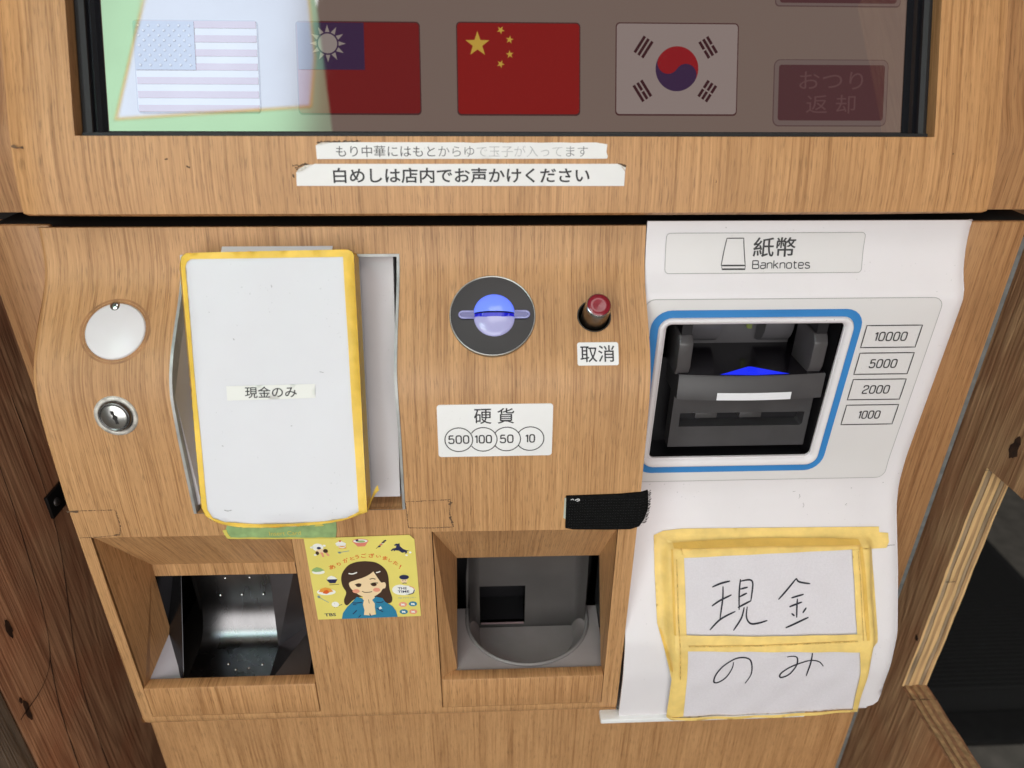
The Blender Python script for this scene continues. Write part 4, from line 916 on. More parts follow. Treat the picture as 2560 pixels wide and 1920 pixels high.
m = MB(); m.box(0.1080, 0.1925, 0.0090, 0.0100, 1.000, 1.015); m.box(0.1360, 0.1460, 0.0070, 0.0088, 1.0092, 1.0097, 1); m.build('slot_back', [CHAR_D, CHROME], LP)

# ================================================================== THINGS FIXED TO THE MACHINE
# paper strips under the screen
def strip(name, label, outl, body, bx_, mat_i, torn, weight, fade=0):
    o = thing(name, label, 'paper strip', HOU.at(outl[0][0], outl[0][1]))
    inv = -o.location
    f_ = lambda a, b, off: HOU.at(a, b, off+0.0004)+inv
    mb = MB(); sheet(mb, f_, outl, (), 0.004, 0, rim=0.0004); mb.build('paper', LAMINATE, o)
    mb = MB(); n0 = len(body)
    if fade:
        V, F = glyphs(body, weight); pitch = 1.0/n0
        groups = {0: [], 1: [], 2: [], 3: []}
        for f in F:
            c = sum(V[i][0] for i in f)/len(f); k = int(c*n0)
            groups[0 if k < 8 else (1 if k < 11 else (3 if k > 17 else 2))].append(f)
        for gi, fs in groups.items():
            mb.add([f_(bx_[0]+a*(bx_[1]-bx_[0]), bx_[2]+b*(bx_[3]-bx_[2]), 0.00015) for a, b in V], fs, gi)
        mb.build('lettering', [mat('ink_strong', (0.05, 0.048, 0.05), 0.6, var=0.4, vscale=400), mat('ink_worn', (0.20, 0.19, 0.19), 0.6, var=0.4, vscale=400), mat('ink_faint', (0.48, 0.46, 0.46), 0.6, var=0.3, vscale=400), mat('ink_half', (0.26, 0.25, 0.25), 0.6, var=0.4, vscale=400)], o)
    else:
        text(mb, f_, body, *bx_, 0.00015, 0, weight); mb.build('lettering', INK, o)
    for t in torn:
        mb = MB(); poly(mb, f_, t, 0.00045, 0, 0.002); mb.build('curled_corner', mat('paper_back', (0.62, 0.57, 0.50), 0.7, var=0.3, vscale=500), o)
    return o
top_edge = [(0.0471-0.1557*i/26, 1.1847-(0.0 if i % 3 else 0.0004*random.random())) for i in range(1, 24)]
strip('notice_strip', 'narrow white paper strip with faded thin lettering just below the screen',
      [(-0.1086, 1.1765), (0.0472, 1.1767), (0.0476, 1.1778), (0.0468, 1.1800), (0.0472, 1.1838)]+top_edge+[(-0.1010, 1.1845), (-0.1060, 1.1838), (-0.1088, 1.1832)],
      'もり中華にはもとからゆで玉子が入ってます', (-0.0983, 0.0367, 1.1775, 1.1831), 0, [[(-0.1084, 1.1834), (-0.1055, 1.1845), (-0.1010, 1.1846), (-0.1058, 1.1836)]], -0.004, 1)
strip('notice_strip', 'wide white paper strip with bold black lettering and curled corners', [(-0.1203, 1.1631), (0.0571, 1.1628), (0.0573, 1.1704), (0.0548, 1.1730), (0.0530, 1.1741), (-0.1100, 1.1741), (-0.1150, 1.1722), (-0.1200, 1.1698)],
      '白めしは店内でお声かけください', (-0.1005, 0.0379, 1.1644, 1.1722), 0, [[(-0.1200, 1.1697), (-0.1165, 1.1708), (-0.1110, 1.1739), (-0.1150, 1.1733), (-0.1185, 1.1716)], [(0.0531, 1.1741), (0.0575, 1.1722), (0.0574, 1.1706), (0.0552, 1.1726)]], 0.016)
m = MB()
for L in ([(-0.1218, 1.1732), (-0.1130, 1.1739)], [(-0.1205, 1.1722), (-0.1165, 1.1733)], [(-0.1198, 1.1712), (-0.1180, 1.1722)], [(0.0535, 1.1743), (0.0580, 1.1732)], [(0.0565, 1.1735), (0.0578, 1.1722)], [(-0.1084, 1.1848), (-0.085, 1.1852)], [(-0.122, 1.1690), (-0.1215, 1.1672)]):
    ribbon(m, hf, L, 0.0007, 0.00016, jit=0.95, curve=False)
m.build('glue_stain', GRIME, TM)['kind'] = 'stuff'

# paper wrapped box over the card reader
PB = thing('wrapped_box', 'white paper wrapped box edged with yellow tape covering the card reader', 'box', plate(-0.135, 0.145, 0.0))
inv = -PB.location
def bx3(x, d, off): return plate(x, d, off)+inv
# outline (x, d) on the sloping front face; d is measured down the plate
def dz(z, off): return (1.1236+off*sin(TA)-z)/cos(TA)
ZF = 0.020
FO = [(-0.1846, 0.006), (-0.1838, 0.0022), (-0.1812, 0.0003), (-0.1500, -0.0004), (-0.0945, -0.0012), (-0.0922, 0.0000), (-0.0912, 0.0020), (-0.0898, 0.075), (-0.0884, 0.1462), (-0.0960, 0.1488), (-0.1068, 0.1516), (-0.1250, 0.1534), (-0.1450, 0.1540), (-0.1632, 0.1531), (-0.1740, 0.1500), (-0.1790, 0.1465), (-0.1808, 0.1420), (-0.1826, 0.075)]
BO = [(x*0.985-0.002, d*0.99+0.0005) for x, d in FO]
FI = [(-0.1812, 0.0078), (-0.1802, 0.0052), (-0.1780, 0.0036), (-0.1500, 0.0034), (-0.0968, 0.0029), (-0.0950, 0.075), (-0.0930, 0.1455), (-0.1000, 0.1490), (-0.1100, 0.1505), (-0.1300, 0.1515), (-0.1500, 0.1514), (-0.1680, 0.1500), (-0.1745, 0.1475), (-0.1772, 0.1425), (-0.1795, 0.075)]
def sag(x, d): # gentle swell and dents of the wrapped paper
    return 0.0006*sin(x*70+1)*sin(d*33)+0.0004*sin(x*130+d*90)
def fr_(x, d, o):
    e = 1.0
    dist = min(min(math.hypot(x-a, d-b) for a, b in FO2), 0.006)/0.006
    return bx3(x, d, ZF+sag(x, d)*dist-0.0022*(1-sqrt(max(0, 1-(1-dist)**2)))+o)
FO2 = dens(FO, 0.002)
m = MB(); sheet(m, fr_, FO, (), 0.004, 0)
fo_, bo_ = dens(FO, 0.003), None
A = [fr_(x, d, 0) for x, d in fo_]; B = [bx3(x*0.985-0.002, d*0.99+0.0005, -0.0045) for x, d in fo_]; n_ = len(fo_)
m.add(A+B, [(i, (i+1) % n_, n_+(i+1) % n_, n_+i) for i in range(n_)], 0, None, True)
m.build('wrapped_body', PAPER, PB)
m = MB(); sheet(m, lambda a, b, o: fr_(a, b, o+0.00025), FO, [FI], 0.004, 0)
m.build('tape_border', TAPE_Y, PB)
m = MB(); side = [q for q in dens(FO, 0.004)]
A = []; B = []; 
for x, d in fo_:
    p0 = fr_(x, d, 0.0002); p1 = bx3(x*0.985-0.002, d*0.99+0.0005, -0.0045); out_ = Vector((x+0.136, 0, 0)).normalized()*0.0003
    A.append(p0+out_); B.append(p0+(p1-p0)*0.72+out_)
m.add(A+B, [(i, (i+1) % n_, n_+(i+1) % n_, n_+i) for i in range(n_)], 0, None, True); m.build('tape_side', TAPE_Y, PB)
m = MB(); cur = [(-0.0885, 0.1440, 0.016), (-0.0868, 0.1405, 0.0175), (-0.0848, 0.1365, 0.0160), (-0.0828, 0.1335, 0.0172), (-0.0812, 0.1318, 0.0185)]
A = [bx3(a-0.0002, b+0.0018, c) for a, b, c in cur]; B = [bx3(a+0.0012-0.0004*i, b-0.0022, c+0.003) for i, (a, b, c) in enumerate(cur)]
m.add(A+B, [(i, i+1, 6+i, 5+i) for i in range(4)], 0, None, True); m.build('loose_tape_end', TAPE_Y, PB)
m = MB(); d0, d1 = 0.0722, 0.0800
sheet(m, lambda a, b, o: fr_(a, b, o+0.0004), [(-0.1629, d0+0.0006), (-0.1146, d0), (-0.1147, d1), (-0.1628, d1+0.0008)], (), 0.003, 0)
LB = m.build('label_strip', STRIPW, PB)
m = MB(); text(m, lambda a, b, o: fr_(a, -b, o), '現金のみ', -0.1529, -0.1247, -(d1-0.0002)+0.0002, -(d0+0.0012)+0.0002, 0.0006, 0, 0.008); m.build('lettering', INK, LB)
m = MB(); m.add([plate(-0.1680, -0.0045, 0.001)+inv, plate(-0.1060, -0.0045, 0.001)+inv, plate(-0.1060, 0.0005, 0.004)+inv, plate(-0.1680, 0.0005, 0.004)+inv], [(0, 1, 2, 3)]); m.build('paper_flap', PAPER, PB)
m = MB()   # scratches in the film over the paper
for L in ([(-0.1575, 0.0465), (-0.1572, 0.0475)], [(-0.136, 0.0178), (-0.1357, 0.0190)], [(-0.1290, 0.0955), (-0.1280, 0.0955)], [(-0.167, 0.1060), (-0.1662, 0.1064)], [(-0.1680, 0.1430), (-0.1660, 0.1436), (-0.1640, 0.1431)], [(-0.112, 0.0655), (-0.1095, 0.066)]):
    ribbon(m, lambda a, b, o: fr_(a, b, o), L, 0.00035, 0.0003, jit=0.6)
m.build('scratch', mat('scratch_grey', (0.30, 0.29, 0.30), 0.6), PB)['kind'] = 'stuff'
for x, d, f_ in ((-0.160, 0.05, 0),): pass

# green label and tape under the box
GT = thing('taped_label', 'green label under torn masking tape below the wrapped box', 'label', WOOD.at(-0.1455, 0.9600)); inv2 = -GT.location
gw = lambda a, b, o: WOOD.at(a, b, o)+inv2
m = MB(); sheet(m, lambda a, b, o: gw(a, b, o+0.0006), [(-0.1785, 0.9640), (-0.1770, 0.9618), (-0.1600, 0.9612), (-0.1350, 0.9603), (-0.1135, 0.9597), (-0.1128, 0.9620), (-0.1122, 0.9655), (-0.1118, 0.9712), (-0.1120, 0.9790), (-0.1760, 0.9790), (-0.1776, 0.9700), (-0.1795, 0.9665)], (), 0.003, 0); m.build('green_film', GREENL, GT)
m = MB()
for cx_ in (-0.1655, -0.1222): poly(m, gw, [(cx_-0.0030, 0.9692), (cx_+0.0030, 0.9696), (cx_+0.0008, 0.9722), (cx_-0.0008, 0.9722)], 0.0009, 0)
text(m, gw, 'Insert Card', -0.1530, -0.1340, 0.9628, 0.9660, 0.0008, 0, 0)
ribbon(m, gw, [(-0.1783, 0.9616), (-0.145, 0.9606), (-0.1132, 0.9598)], 0.0011, 0.0008, jit=0.3)
ribbon(m, gw, [(-0.1790, 0.9680), (-0.1788, 0.9650), (-0.1775, 0.9620)], 0.0022, 0.0009, jit=0.3)
m.build('yellow_print', YELL, GT)

# thank-you sticker
SK = thing('thank_you_sticker', 'yellow thank you sticker with a drawn smiling woman and food pictures', 'sticker', WOOD.at(-0.0989, 0.926)); inv3 = -SK.location
def sk(x, z, off): return Vector((-0.0989+x*1e-4, -0.0547-0.0004-off, 0.926+z*1e-4))+inv3
def skm(name, cols): pass
SKC = {k: mat('print_'+k, c, 0.38, var=0.03) for k, c in dict(yellow=(0.78, 0.66, 0.16), brown=(0.055, 0.026, 0.015), skin=(0.86, 0.64, 0.38), teal=(0.025, 0.21, 0.35), pink=(0.80, 0.32, 0.21), white=(0.85, 0.84, 0.78), red=(0.70, 0.12, 0.02), navy=(0.02, 0.022, 0.075), green=(0.30, 0.45, 0.17), orange=(0.80, 0.33, 0.05), grey=(0.30, 0.38, 0.36), salmon=(0.72, 0.22, 0.15)).items()}
def sp(name, items):
    """items: (kind, colour, layer, data)"""
    cols = []; mb = MB()
    for kind, c, lay, d in items:
        if c not in cols: cols.append(c)
        mi = cols.index(c); off = 0.00008*lay
        if kind == 'p': poly(mb, sk, d, off, mi, 20)
        elif kind == 'e': poly(mb, sk, circ(d[0], d[1], d[2], 20, d[3]), off, mi, 20)
        elif kind == 'l': ribbon(mb, sk, d[1:], d[0], off, mi)
        elif kind == 't': text(mb, sk, d[0], d[1]-d[3]/2, d[1]+d[3]/2, d[2]-d[4]/2, d[2]+d[4]/2, off, mi, 0.02, radians(d[5]) if len(d) > 5 else 0)
    return mb.build(name, [SKC[c] for c in cols], SK)
sp('sticker_base', [('p', 'yellow', 0, [(-333, -347), (343, -338), (336, 314), (307, 350), (-339, 338)])])
hair = smooth_line([(19, 148), (86, 134), (135, 85), (153, 23), (154, -90), (166, -169), (156, -209), (124, -213), (49, -171), (-27, -152), (-84, -177), (-127, -223), (-145, -212), (-146, -174), (-126, -112), (-143, -59), (-146, 7), (-129, 63), (-89, 117), (-38, 142), (19, 148)], 4)[:-1]
face = smooth_line([(63, 62), (77, 26), (100, -26), (110, -34), (126, -32), (133, -53), (126, -81), (110, -89), (92, -119), (51, -150), (7, -159), (-38, -141), (-69, -109), (-90, -82), (-100, -50), (-94, -25), (-52, -6), (-4, 13), (36, 37), (63, 62)], 4)[:-1]
sp('drawn_woman', [('p', 'brown', 1, hair), ('p', 'skin', 2, face), ('p', 'skin', 2.5, [(-21, -131), (52, -134), (55, -192), (43, -299), (49, -321), (-30, -318), (-25, -243), (-26, -189)]),
    ('p', 'teal', 3.5, [(-177, -343), (-165, -292), (-133, -239), (-88, -187), (-62, -151), (-32, -163), (-18, -184), (-29, -221), (-22, -270), (-30, -313), (17, -320), (15, -341)]),
    ('p', 'teal', 4, [(35, -181), (62, -153), (104, -167), (117, -200), (161, -239), (182, -283), (190, -337), (11, -341), (13, -320), (50, -310), (47, -245), (50, -213)]),
    ('e', 'brown', 4, (-41, -52, 17, 14)), ('e', 'brown', 4, (57, -48, 18, 14)), ('l', 'brown', 4, [7, (-64, -48), (-40, -38), (-22, -44)]), ('l', 'brown', 4, [7, (36, -44), (58, -34), (84, -36)]),
    ('e', 'pink', 4, (-61, -101, 23, 17)), ('e', 'pink', 4, (71, -94, 23, 17)), ('l', 'brown', 5, [5, (-22, -102), (-8, -112), (23, -112), (41, -107)]), ('l', 'brown', 5, [6, (34, -2), (52, 4), (71, -2)]),
    ('l', 'white', 5, [9, (-94, 52), (-70, 47), (-40, 59)]), ('l', 'white', 5, [9, (79, 54), (92, 56), (107, 63)]), ('l', 'navy', 5, [7, (-95, -200), (-70, -204), (-30, -198)]), ('l', 'navy', 5, [6, (-92, -216), (-70, -219)]),
    ('l', 'navy', 5, [6, (60, -200), (88, -205), (108, -194)]), ('l', 'navy', 5, [7, (-100, -300), (-72, -268)]), ('l', 'navy', 5, [7, (60, -255), (98, -290)]), ('l', 'navy', 5, [6, (-66, -332), (-50, -312)]), ('l', 'brown', 5, [3, (12, -175), (14, -210)]), ('l', 'navy', 5, [6, (8, -300), (14, -322)]),
    ('p', 'white', 5, [(72, -250), (86, -238), (94, -262), (84, -258), (78, -268)])])
arcs = [('あ', -192, 105, 40, 34, 18), ('り', -147, 128, 24, 26, 20), ('が', -102, 157, 36, 34, 16), ('と', -60, 172, 28, 26, 10), ('う', -29, 184, 26, 30, 6), ('ご', 14, 193, 34, 34, 2), ('ざ', 62, 192, 36, 34, -4), ('い', 105, 184, 30, 20, -8), ('ま', 145, 168, 30, 32, -10), ('し', 177, 148, 24, 26, -18), ('た', 208, 126, 32, 30, -22), ('!', 234, 94, 8, 34, -24)]
sp('greeting_lettering', [('t', 'red', 1, a) for a in arcs])
sp('broadcaster_lettering', [('t', 'navy', 1, ('TBS', -249, -305, 74, 27, 2))])
sp('drawn_programme_badge', [('e', 'white', 1, (248, -106, 70, 42)), ('e', 'white', 1.2, (222, -100, 52, 44)), ('t', 'navy', 2, ('THE', 236, -88, 58, 20, 0)), ('t', 'navy', 2, ('TIME', 242, -116, 74, 20, 0)), ('l', 'salmon', 1.6, [5, (282, -72), (305, -84), (312, -104)]), ('l', 'navy', 1.6, [7, (312, -104), (302, -132), (272, -142)]), ('l', 'grey', 1.6, [4, (272, -142), (255, -138)]),
    ('t', 'grey', 1, ('TBS アナウンサー', 262, -172, 118, 12, 0))])
for x, z, c in ((231, -230, 'pink'), (296, -227, 'teal'), (232, -295, 'teal'), (294, -297, 'pink')):
    sp('round_badge', [('e', c, 1, (x, z, 27, 22)), ('p', 'white', 2, [(x-11, z-10), (x-4, z-6), (x+12, z-10), (x+9, z+9), (x, z+6), (x-12, z+10)])])
sp('drawn_boy', [('e', 'navy', 2, (253, 7, 31, 20)), ('e', 'skin', 1, (251, -22, 22, 20)), ('l', 'navy', 2, [4, (240, -20), (247, -22)]), ('l', 'navy', 2, [4, (256, -20), (263, -19)]), ('l', 'navy', 2, [6, (240, -46), (252, -42), (266, -46)])])
sp('drawn_bathing_girl', [('e', 'white', 1, (-262, 268, 34, 30)), ('e', 'skin', 1.5, (-246, 238, 30, 18)), ('e', 'navy', 2, (-256, 262, 13, 10)), ('e', 'brown', 2, (-270, 222, 11, 15)), ('e', 'brown', 2, (-218, 238, 15, 16)), ('p', 'pink', 2, [(-252, 228), (-236, 226), (-230, 190), (-242, 190)]), ('p', 'pink', 2, [(-222, 224), (-210, 226), (-196, 200), (-208, 196)]), ('e', 'white', 1, (-300, 268, 9, 8)), ('e', 'white', 1, (-221, 280, 9, 8)), ('e', 'white', 1, (-284, 208, 9, 8))])
sp('drawn_cake', [('p', 'white', 1, [(-152, 296), (-120, 318), (-86, 294), (-92, 274), (-144, 274)]), ('p', 'orange', 1, [(-136, 276), (-88, 276), (-88, 254), (-132, 254)]), ('l', 'white', 2, [7, (-134, 270), (-112, 262), (-90, 270)]), ('e', 'red', 2, (-121, 314, 7, 7))])
sp('drawn_fork', [('l', 'grey', 1, [5, (-140, 222), (-110, 227), (-72, 234)]), ('p', 'grey', 1, [(-146, 228), (-126, 230), (-126, 214), (-138, 214)])])
sp('drawn_noodle_bowl', [('p', 'salmon', 1, [(-44, 306), (52, 308), (28, 268), (-16, 266)]), ('e', 'salmon', 1.5, (4, 310, 50, 19)), ('e', 'white', 2, (4, 311, 44, 14)), ('e', 'green', 2.5, (8, 308, 26, 9)), ('p', 'navy', 3, [(-26, 322), (-10, 326), (-6, 314), (-22, 308)])])
sp('drawn_skewer', [('l', 'brown', 1, [3, (94, 246), (160, 312)]), ('l', 'navy', 2, [12, (110, 262), (124, 270)]), ('l', 'salmon', 2, [12, (120, 276), (136, 284)]), ('l', 'white', 2, [9, (128, 284), (144, 292)]), ('l', 'brown', 2, [12, (136, 292), (150, 302)]), ('l', 'navy', 2, [11, (148, 306), (162, 312)])])
sp('drawn_dog', [('p', 'navy', 1, [(206, 272), (222, 284), (234, 282), (242, 288), (244, 262), (262, 240), (282, 228), (300, 226), (284, 220), (284, 206), (270, 200), (274, 214), (254, 208), (236, 226), (214, 230), (204, 222), (202, 234), (190, 224), (184, 230), (196, 244), (218, 250), (222, 268), (214, 266)]), ('e', 'white', 1, (304, 210, 8, 8)), ('e', 'white', 1, (280, 188, 8, 7))])
sp('drawn_salad', [('e', 'white', 1, (-282, 66, 40, 18)), ('p', 'green', 2, [(-324, 78), (-312, 96), (-288, 108), (-262, 98), (-244, 80), (-270, 70), (-300, 68)])])
sp('drawn_rice_bowl', [('p', 'navy', 1, [(-240, 2), (-168, 4), (-186, -30), (-222, -30)]), ('p', 'white', 2, [(-236, 3), (-226, 24), (-206, 34), (-184, 24), (-170, 4)]), ('l', 'brown', 1, [4, (-226, -44), (-164, -40)])])
sp('drawn_omelette', [('e', 'white', 1, (-252, -104, 60, 27)), ('p', 'orange', 2, [(-300, -100), (-286, -76), (-254, -64), (-222, -76), (-206, -100), (-250, -112)]), ('p', 'red', 3, [(-276, -112), (-262, -90), (-244, -84), (-232, -106), (-250, -120)])])
sp('drawn_spoon', [('l', 'grey', 1, [5, (-306, -142), (-280, -168), (-246, -196)]), ('e', 'grey', 1, (-304, -144, 10, 12))])
sp('drawn_bird', [('e', 'white', 1, (-206, -214, 24, 24)), ('l', 'navy', 1, [4, (-186, -226), (-162, -216)]), ('l', 'navy', 2, [3, (-212, -208), (-208, -208)]), ('l', 'brown', 1, [3, (-214, -238), (-214, -244)]), ('l', 'brown', 1, [3, (-200, -238), (-198, -244)])])

# black hook tape
HT = thing('hook_tape', 'strip of black hook tape stuck over the edge of the oak panel', 'tape', WOOD.at(0.05, 0.9640)); inv4 = -HT.location
def hk(a, b, o):
    x = a
    q = WOOD.at(min(x, XW), b, o+0.0014)
    if x > XW-0.001: q = q+Vector((x-XW+0.001, (x-XW+0.001)*0.35, 0))
    return q+inv4
m = MB(); sheet(m, hk, [(0.0283, 0.9642), (0.0330, 0.9630), (0.0550, 0.9622), (0.0690, 0.9622), (0.0735, 0.9640), (0.0765, 0.9690), (0.0782, 0.9760), (0.0776, 0.9840), (0.0768, 0.9900), (0.0600, 0.9886), (0.0400, 0.9882), (0.0278, 0.9880)], (), 0.003, 0, rim=0.0014); m.build('tape_backing', VELCRO, HT)
m = MB()
for j in range(11):
    for i in range(30):
        x = 0.0300+i*0.00158+random.uniform(-2e-4, 2e-4); z = 0.9648+j*0.00205+random.uniform(-2e-4, 2e-4)
        p0 = hk(x, z, 0.0); p1 = hk(x+0.0004, z+0.0003, 0.0007); p2 = hk(x+0.0008, z, 0.0)
        m.add([p0, p1, p2, hk(x+0.0004, z-0.0004, 0.0001)], [(0, 1, 3), (1, 2, 3)])
o_ = m.build('hook', mat('hook_plastic', (0.05, 0.05, 0.05), 0.6), HT); o_['kind'] = 'stuff'
m = MB()
for j in range(34):
    z = 0.9660+j*0.0007; x = 0.0768+0.0010*sin((z-0.966)/0.024*pi)+random.uniform(-3e-4, 3e-4)
    m.tube([hk(x-0.002, z, -0.0004), hk(x+0.0002, z+random.uniform(-4e-4, 4e-4), 0.0003), hk(x+0.0014+random.uniform(0, 0.0008), z+random.uniform(-8e-4, 8e-4), -0.0008)], 0.00016, 5)
o_ = m.build('frayed_thread', VELCRO, HT); o_['kind'] = 'stuff'
m = MB(); m.add([hk(*q) for q in ((0.0268, 0.9715, -0.0010), (0.0280, 0.9712, 0.0), (0.0278, 0.9872, 0.0), (0.0270, 0.9865, -0.0010))], [(0, 1, 2, 3)]); m.build('backing_paper', mat('pale_backing', (0.50, 0.54, 0.47), 0.6), HT)
m = MB(); ribbon(m, hk, [(0.0305, 0.9862), (0.0318, 0.9868), (0.0322, 0.9860)], 0.0004, 0.0009); ribbon(m, hk, [(0.0330, 0.9858), (0.0350, 0.9868), (0.0358, 0.9858), (0.0342, 0.9852)], 0.0005, 0.0009); m.build('white_thread', LABEL_W, HT)

# handwritten cash-only note
NT = thing('handwritten_note', 'handwritten paper note framed with pale yellow masking tape on the white tray front', 'note', WHT.at(0.175, 0.795)); inv5 = -NT.location
H0 = 0.0062
def ss(t): t = max(0, min(1, t)); return t*t*(3-2*t)
def nh(x, z):
    """how far the note stands off the panel: a shallow box with sloping tape flanges"""
    xl = 0.1040+max(0, (0.905-z))*0.06; xr = 0.2420+max(0, 0.90-z)*0.05
    a = ss((x-(xl-0.006))/0.007)*ss(((xr+0.006)-x)/0.007)*ss((0.9270-z)/0.0075)
    puff = 0.0026*math.exp(-((z-0.862)/0.020)**2)        # the paper bridges the hollow of the panel
    return H0*a+puff*a+0.0004*sin(x*210)*a*sin(z*160)
def nf(x, z, off): return WHT.at(x, z, nh(x, z)+off)+inv5
m = MB(); sheet(m, nf, [(0.1040, 0.9240), (0.2400, 0.9242), (0.2395, 0.8663), (0.2440, 0.8395), (0.2463, 0.8005), (0.1085, 0.7968), (0.1083, 0.8398), (0.1050, 0.8664)], (), 0.0025, 0); m.build('paper', PAPER_G, NT)
# tape: flanges, borders, band across the middle
def tape(name, outl, off, mt=TAPE_P):
    mb = MB(); sheet(mb, lambda a, b, o: nf(a, b, o+off), outl, (), 0.0022, 0); return mb.build(name, mt, NT)
tape('top_tape', [(0.0944, 0.9287), (0.1010, 0.9312), (0.1144, 0.9323), (0.2530, 0.9309), (0.2531, 0.9275), (0.2595, 0.9270), (0.2599, 0.9214), (0.2580, 0.9179), (0.2470, 0.9176), (0.2357, 0.9203), (0.1065, 0.9210), (0.0954, 0.9246)], 0.0006)
tape('upper_border', [(0.1052, 0.9232), (0.2430, 0.9228), (0.2425, 0.9160), (0.2330, 0.9165), (0.2302, 0.9185), (0.1135, 0.9158), (0.1055, 0.9150)], 0.0004)
tape('left_tape', [(0.0944, 0.9287), (0.1116, 0.9233), (0.1135, 0.9158), (0.1142, 0.8696), (0.1167, 0.8427), (0.1192, 0.8000), (0.1079, 0.7966), (0.1067, 0.8368), (0.1015, 0.8571), (0.0960, 0.8751), (0.0945, 0.9065)], 0.0009)
tape('right_tape', [(0.2302, 0.9185), (0.2470, 0.9187), (0.2475, 0.9084), (0.2500, 0.8800), (0.2518, 0.8588), (0.2475, 0.8510), (0.2462, 0.8390), (0.2470, 0.8005), (0.2432, 0.7995), (0.2394, 0.8395), (0.2346, 0.8580), (0.2322, 0.8678)], 0.0011)
tape('middle_tape', [(0.1062, 0.8704), (0.1652, 0.8682), (0.2322, 0.8678), (0.2390, 0.8668), (0.2400, 0.8575), (0.2346, 0.8580), (0.1655, 0.8600), (0.1146, 0.8615), (0.1062, 0.8617)], 0.0014)
tape('bottom_tape', [(0.1079, 0.7992), (0.1300, 0.7996), (0.1759, 0.7992), (0.2462, 0.8020), (0.2466, 0.8000), (0.2014, 0.7966), (0.1079, 0.7964)], 0.0016)
m = MB()   # darker seams where the tape doubles over itself
for L, wd in (([(0.1068, 0.9230), (0.1682, 0.9238), (0.2365, 0.9228)], 0.0040), ([(0.2360, 0.9204), (0.2380, 0.8949), (0.2394, 0.8644)], 0.0026), ([(0.1051, 0.9213), (0.1055, 0.8978), (0.1061, 0.8702)], 0.0016), ([(0.0977, 0.8719), (0.1024, 0.8578), (0.1060, 0.8441)], 0.0015)):
    ribbon(m, nf, smooth_line(L, 14), wd, 0.0019, curve=True, taper=0.3)
o_ = m.build('doubled_tape', TAPE_O, NT); o_['kind'] = 'stuff'
m = MB()
for L, wd in (([(0.1152, 0.8640), (0.1652, 0.8634), (0.2321, 0.8642)], 0.0005), ([(0.1080, 0.9155), (0.1090, 0.8693), (0.1120, 0.8382)], 0.0005), ([(0.2340, 0.9179), (0.2356, 0.8845), (0.2360, 0.8644)], 0.0004)): ribbon(m, nf, smooth_line(L, 10), wd, 0.0021, jit=0.3)
o_ = m.build('tape_crease', mat('crease_brown', (0.62, 0.41, 0.11), 0.7, var=0.4, vscale=300), NT); o_['kind'] = 'stuff'
HAND = [[[(1326, 8984), (1383, 9004), (1449, 9017)], [(1400, 8988), (1396, 8906), (1376, 8790)], [(1322, 8868), (1381, 8903), (1458, 8935)], [(1302, 8727), (1379, 8787), (1484, 8833)], [(1522, 9026), (1513, 8945), (1510, 8841)], [(1521, 9014), (1584, 9021), (1607, 9002), (1602, 8942), (1593, 8893)], [(1520, 8967), (1573, 8977)], [(1515, 8920), (1568, 8941)], [(1501, 8855), (1595, 8894)], [(1546, 8856), (1522, 8791), (1466, 8718)], [(1567, 8859), (1558, 8797), (1584, 8759), (1642, 8759), (1704, 8772)]],
        [[(1783, 8898), (1842, 8951), (1910, 9023)], [(1910, 9023), (1930, 9002), (2005, 8990)], [(1875, 8904), (1960, 8926)], [(1917, 8900), (1910, 8837), (1906, 8786)], [(1859, 8851), (1948, 8879)], [(1871, 8812), (1892, 8797)], [(1977, 8844), (1950, 8812)], [(1826, 8727), (1905, 8755), (1990, 8784)]],
        [[(1478, 8519), (1476, 8459), (1448, 8379), (1398, 8336), (1366, 8344), (1371, 8404), (1415, 8491), (1480, 8545), (1545, 8553), (1593, 8531), (1615, 8469), (1617, 8397), (1587, 8327)]],
        [[(1849, 8547), (1901, 8551), (1924, 8530), (1927, 8467), (1893, 8397), (1841, 8368), (1824, 8379), (1834, 8409), (1884, 8453), (1958, 8494), (2017, 8516), (2079, 8500), (2120, 8455)], [(2018, 8579), (2022, 8477), (2017, 8367)]]]
FELT = mat('felt_pen', (0.012, 0.012, 0.022), 0.6)
for ch_ in HAND:
    m = MB()
    for st_ in ch_: ribbon(m, nf, [(a*1e-4, b*1e-4) for a, b in st_], 0.00112, 0.00028, taper=0.45)
    m.build('written_character', FELT, NT)
m = MB()
for L in ([(0.2560, 0.9180), (0.2590, 0.9186)], [(0.2575, 0.9190), (0.2640, 0.9196)], [(0.196, 0.953), (0.1965, 0.9515), (0.1958, 0.950)], [(0.199, 0.947), (0.1998, 0.9455), (0.1992, 0.944)], [(0.191, 0.955), (0.193, 0.9552)], [(0.229, 0.945), (0.2302, 0.946)]):
    ribbon(m, wh, L, 0.0003, 0.0003, jit=0.8)
m.build('scuff_mark', mat('grey_scuff', (0.30, 0.28, 0.28), 0.7), BP)['kind'] = 'stuff'

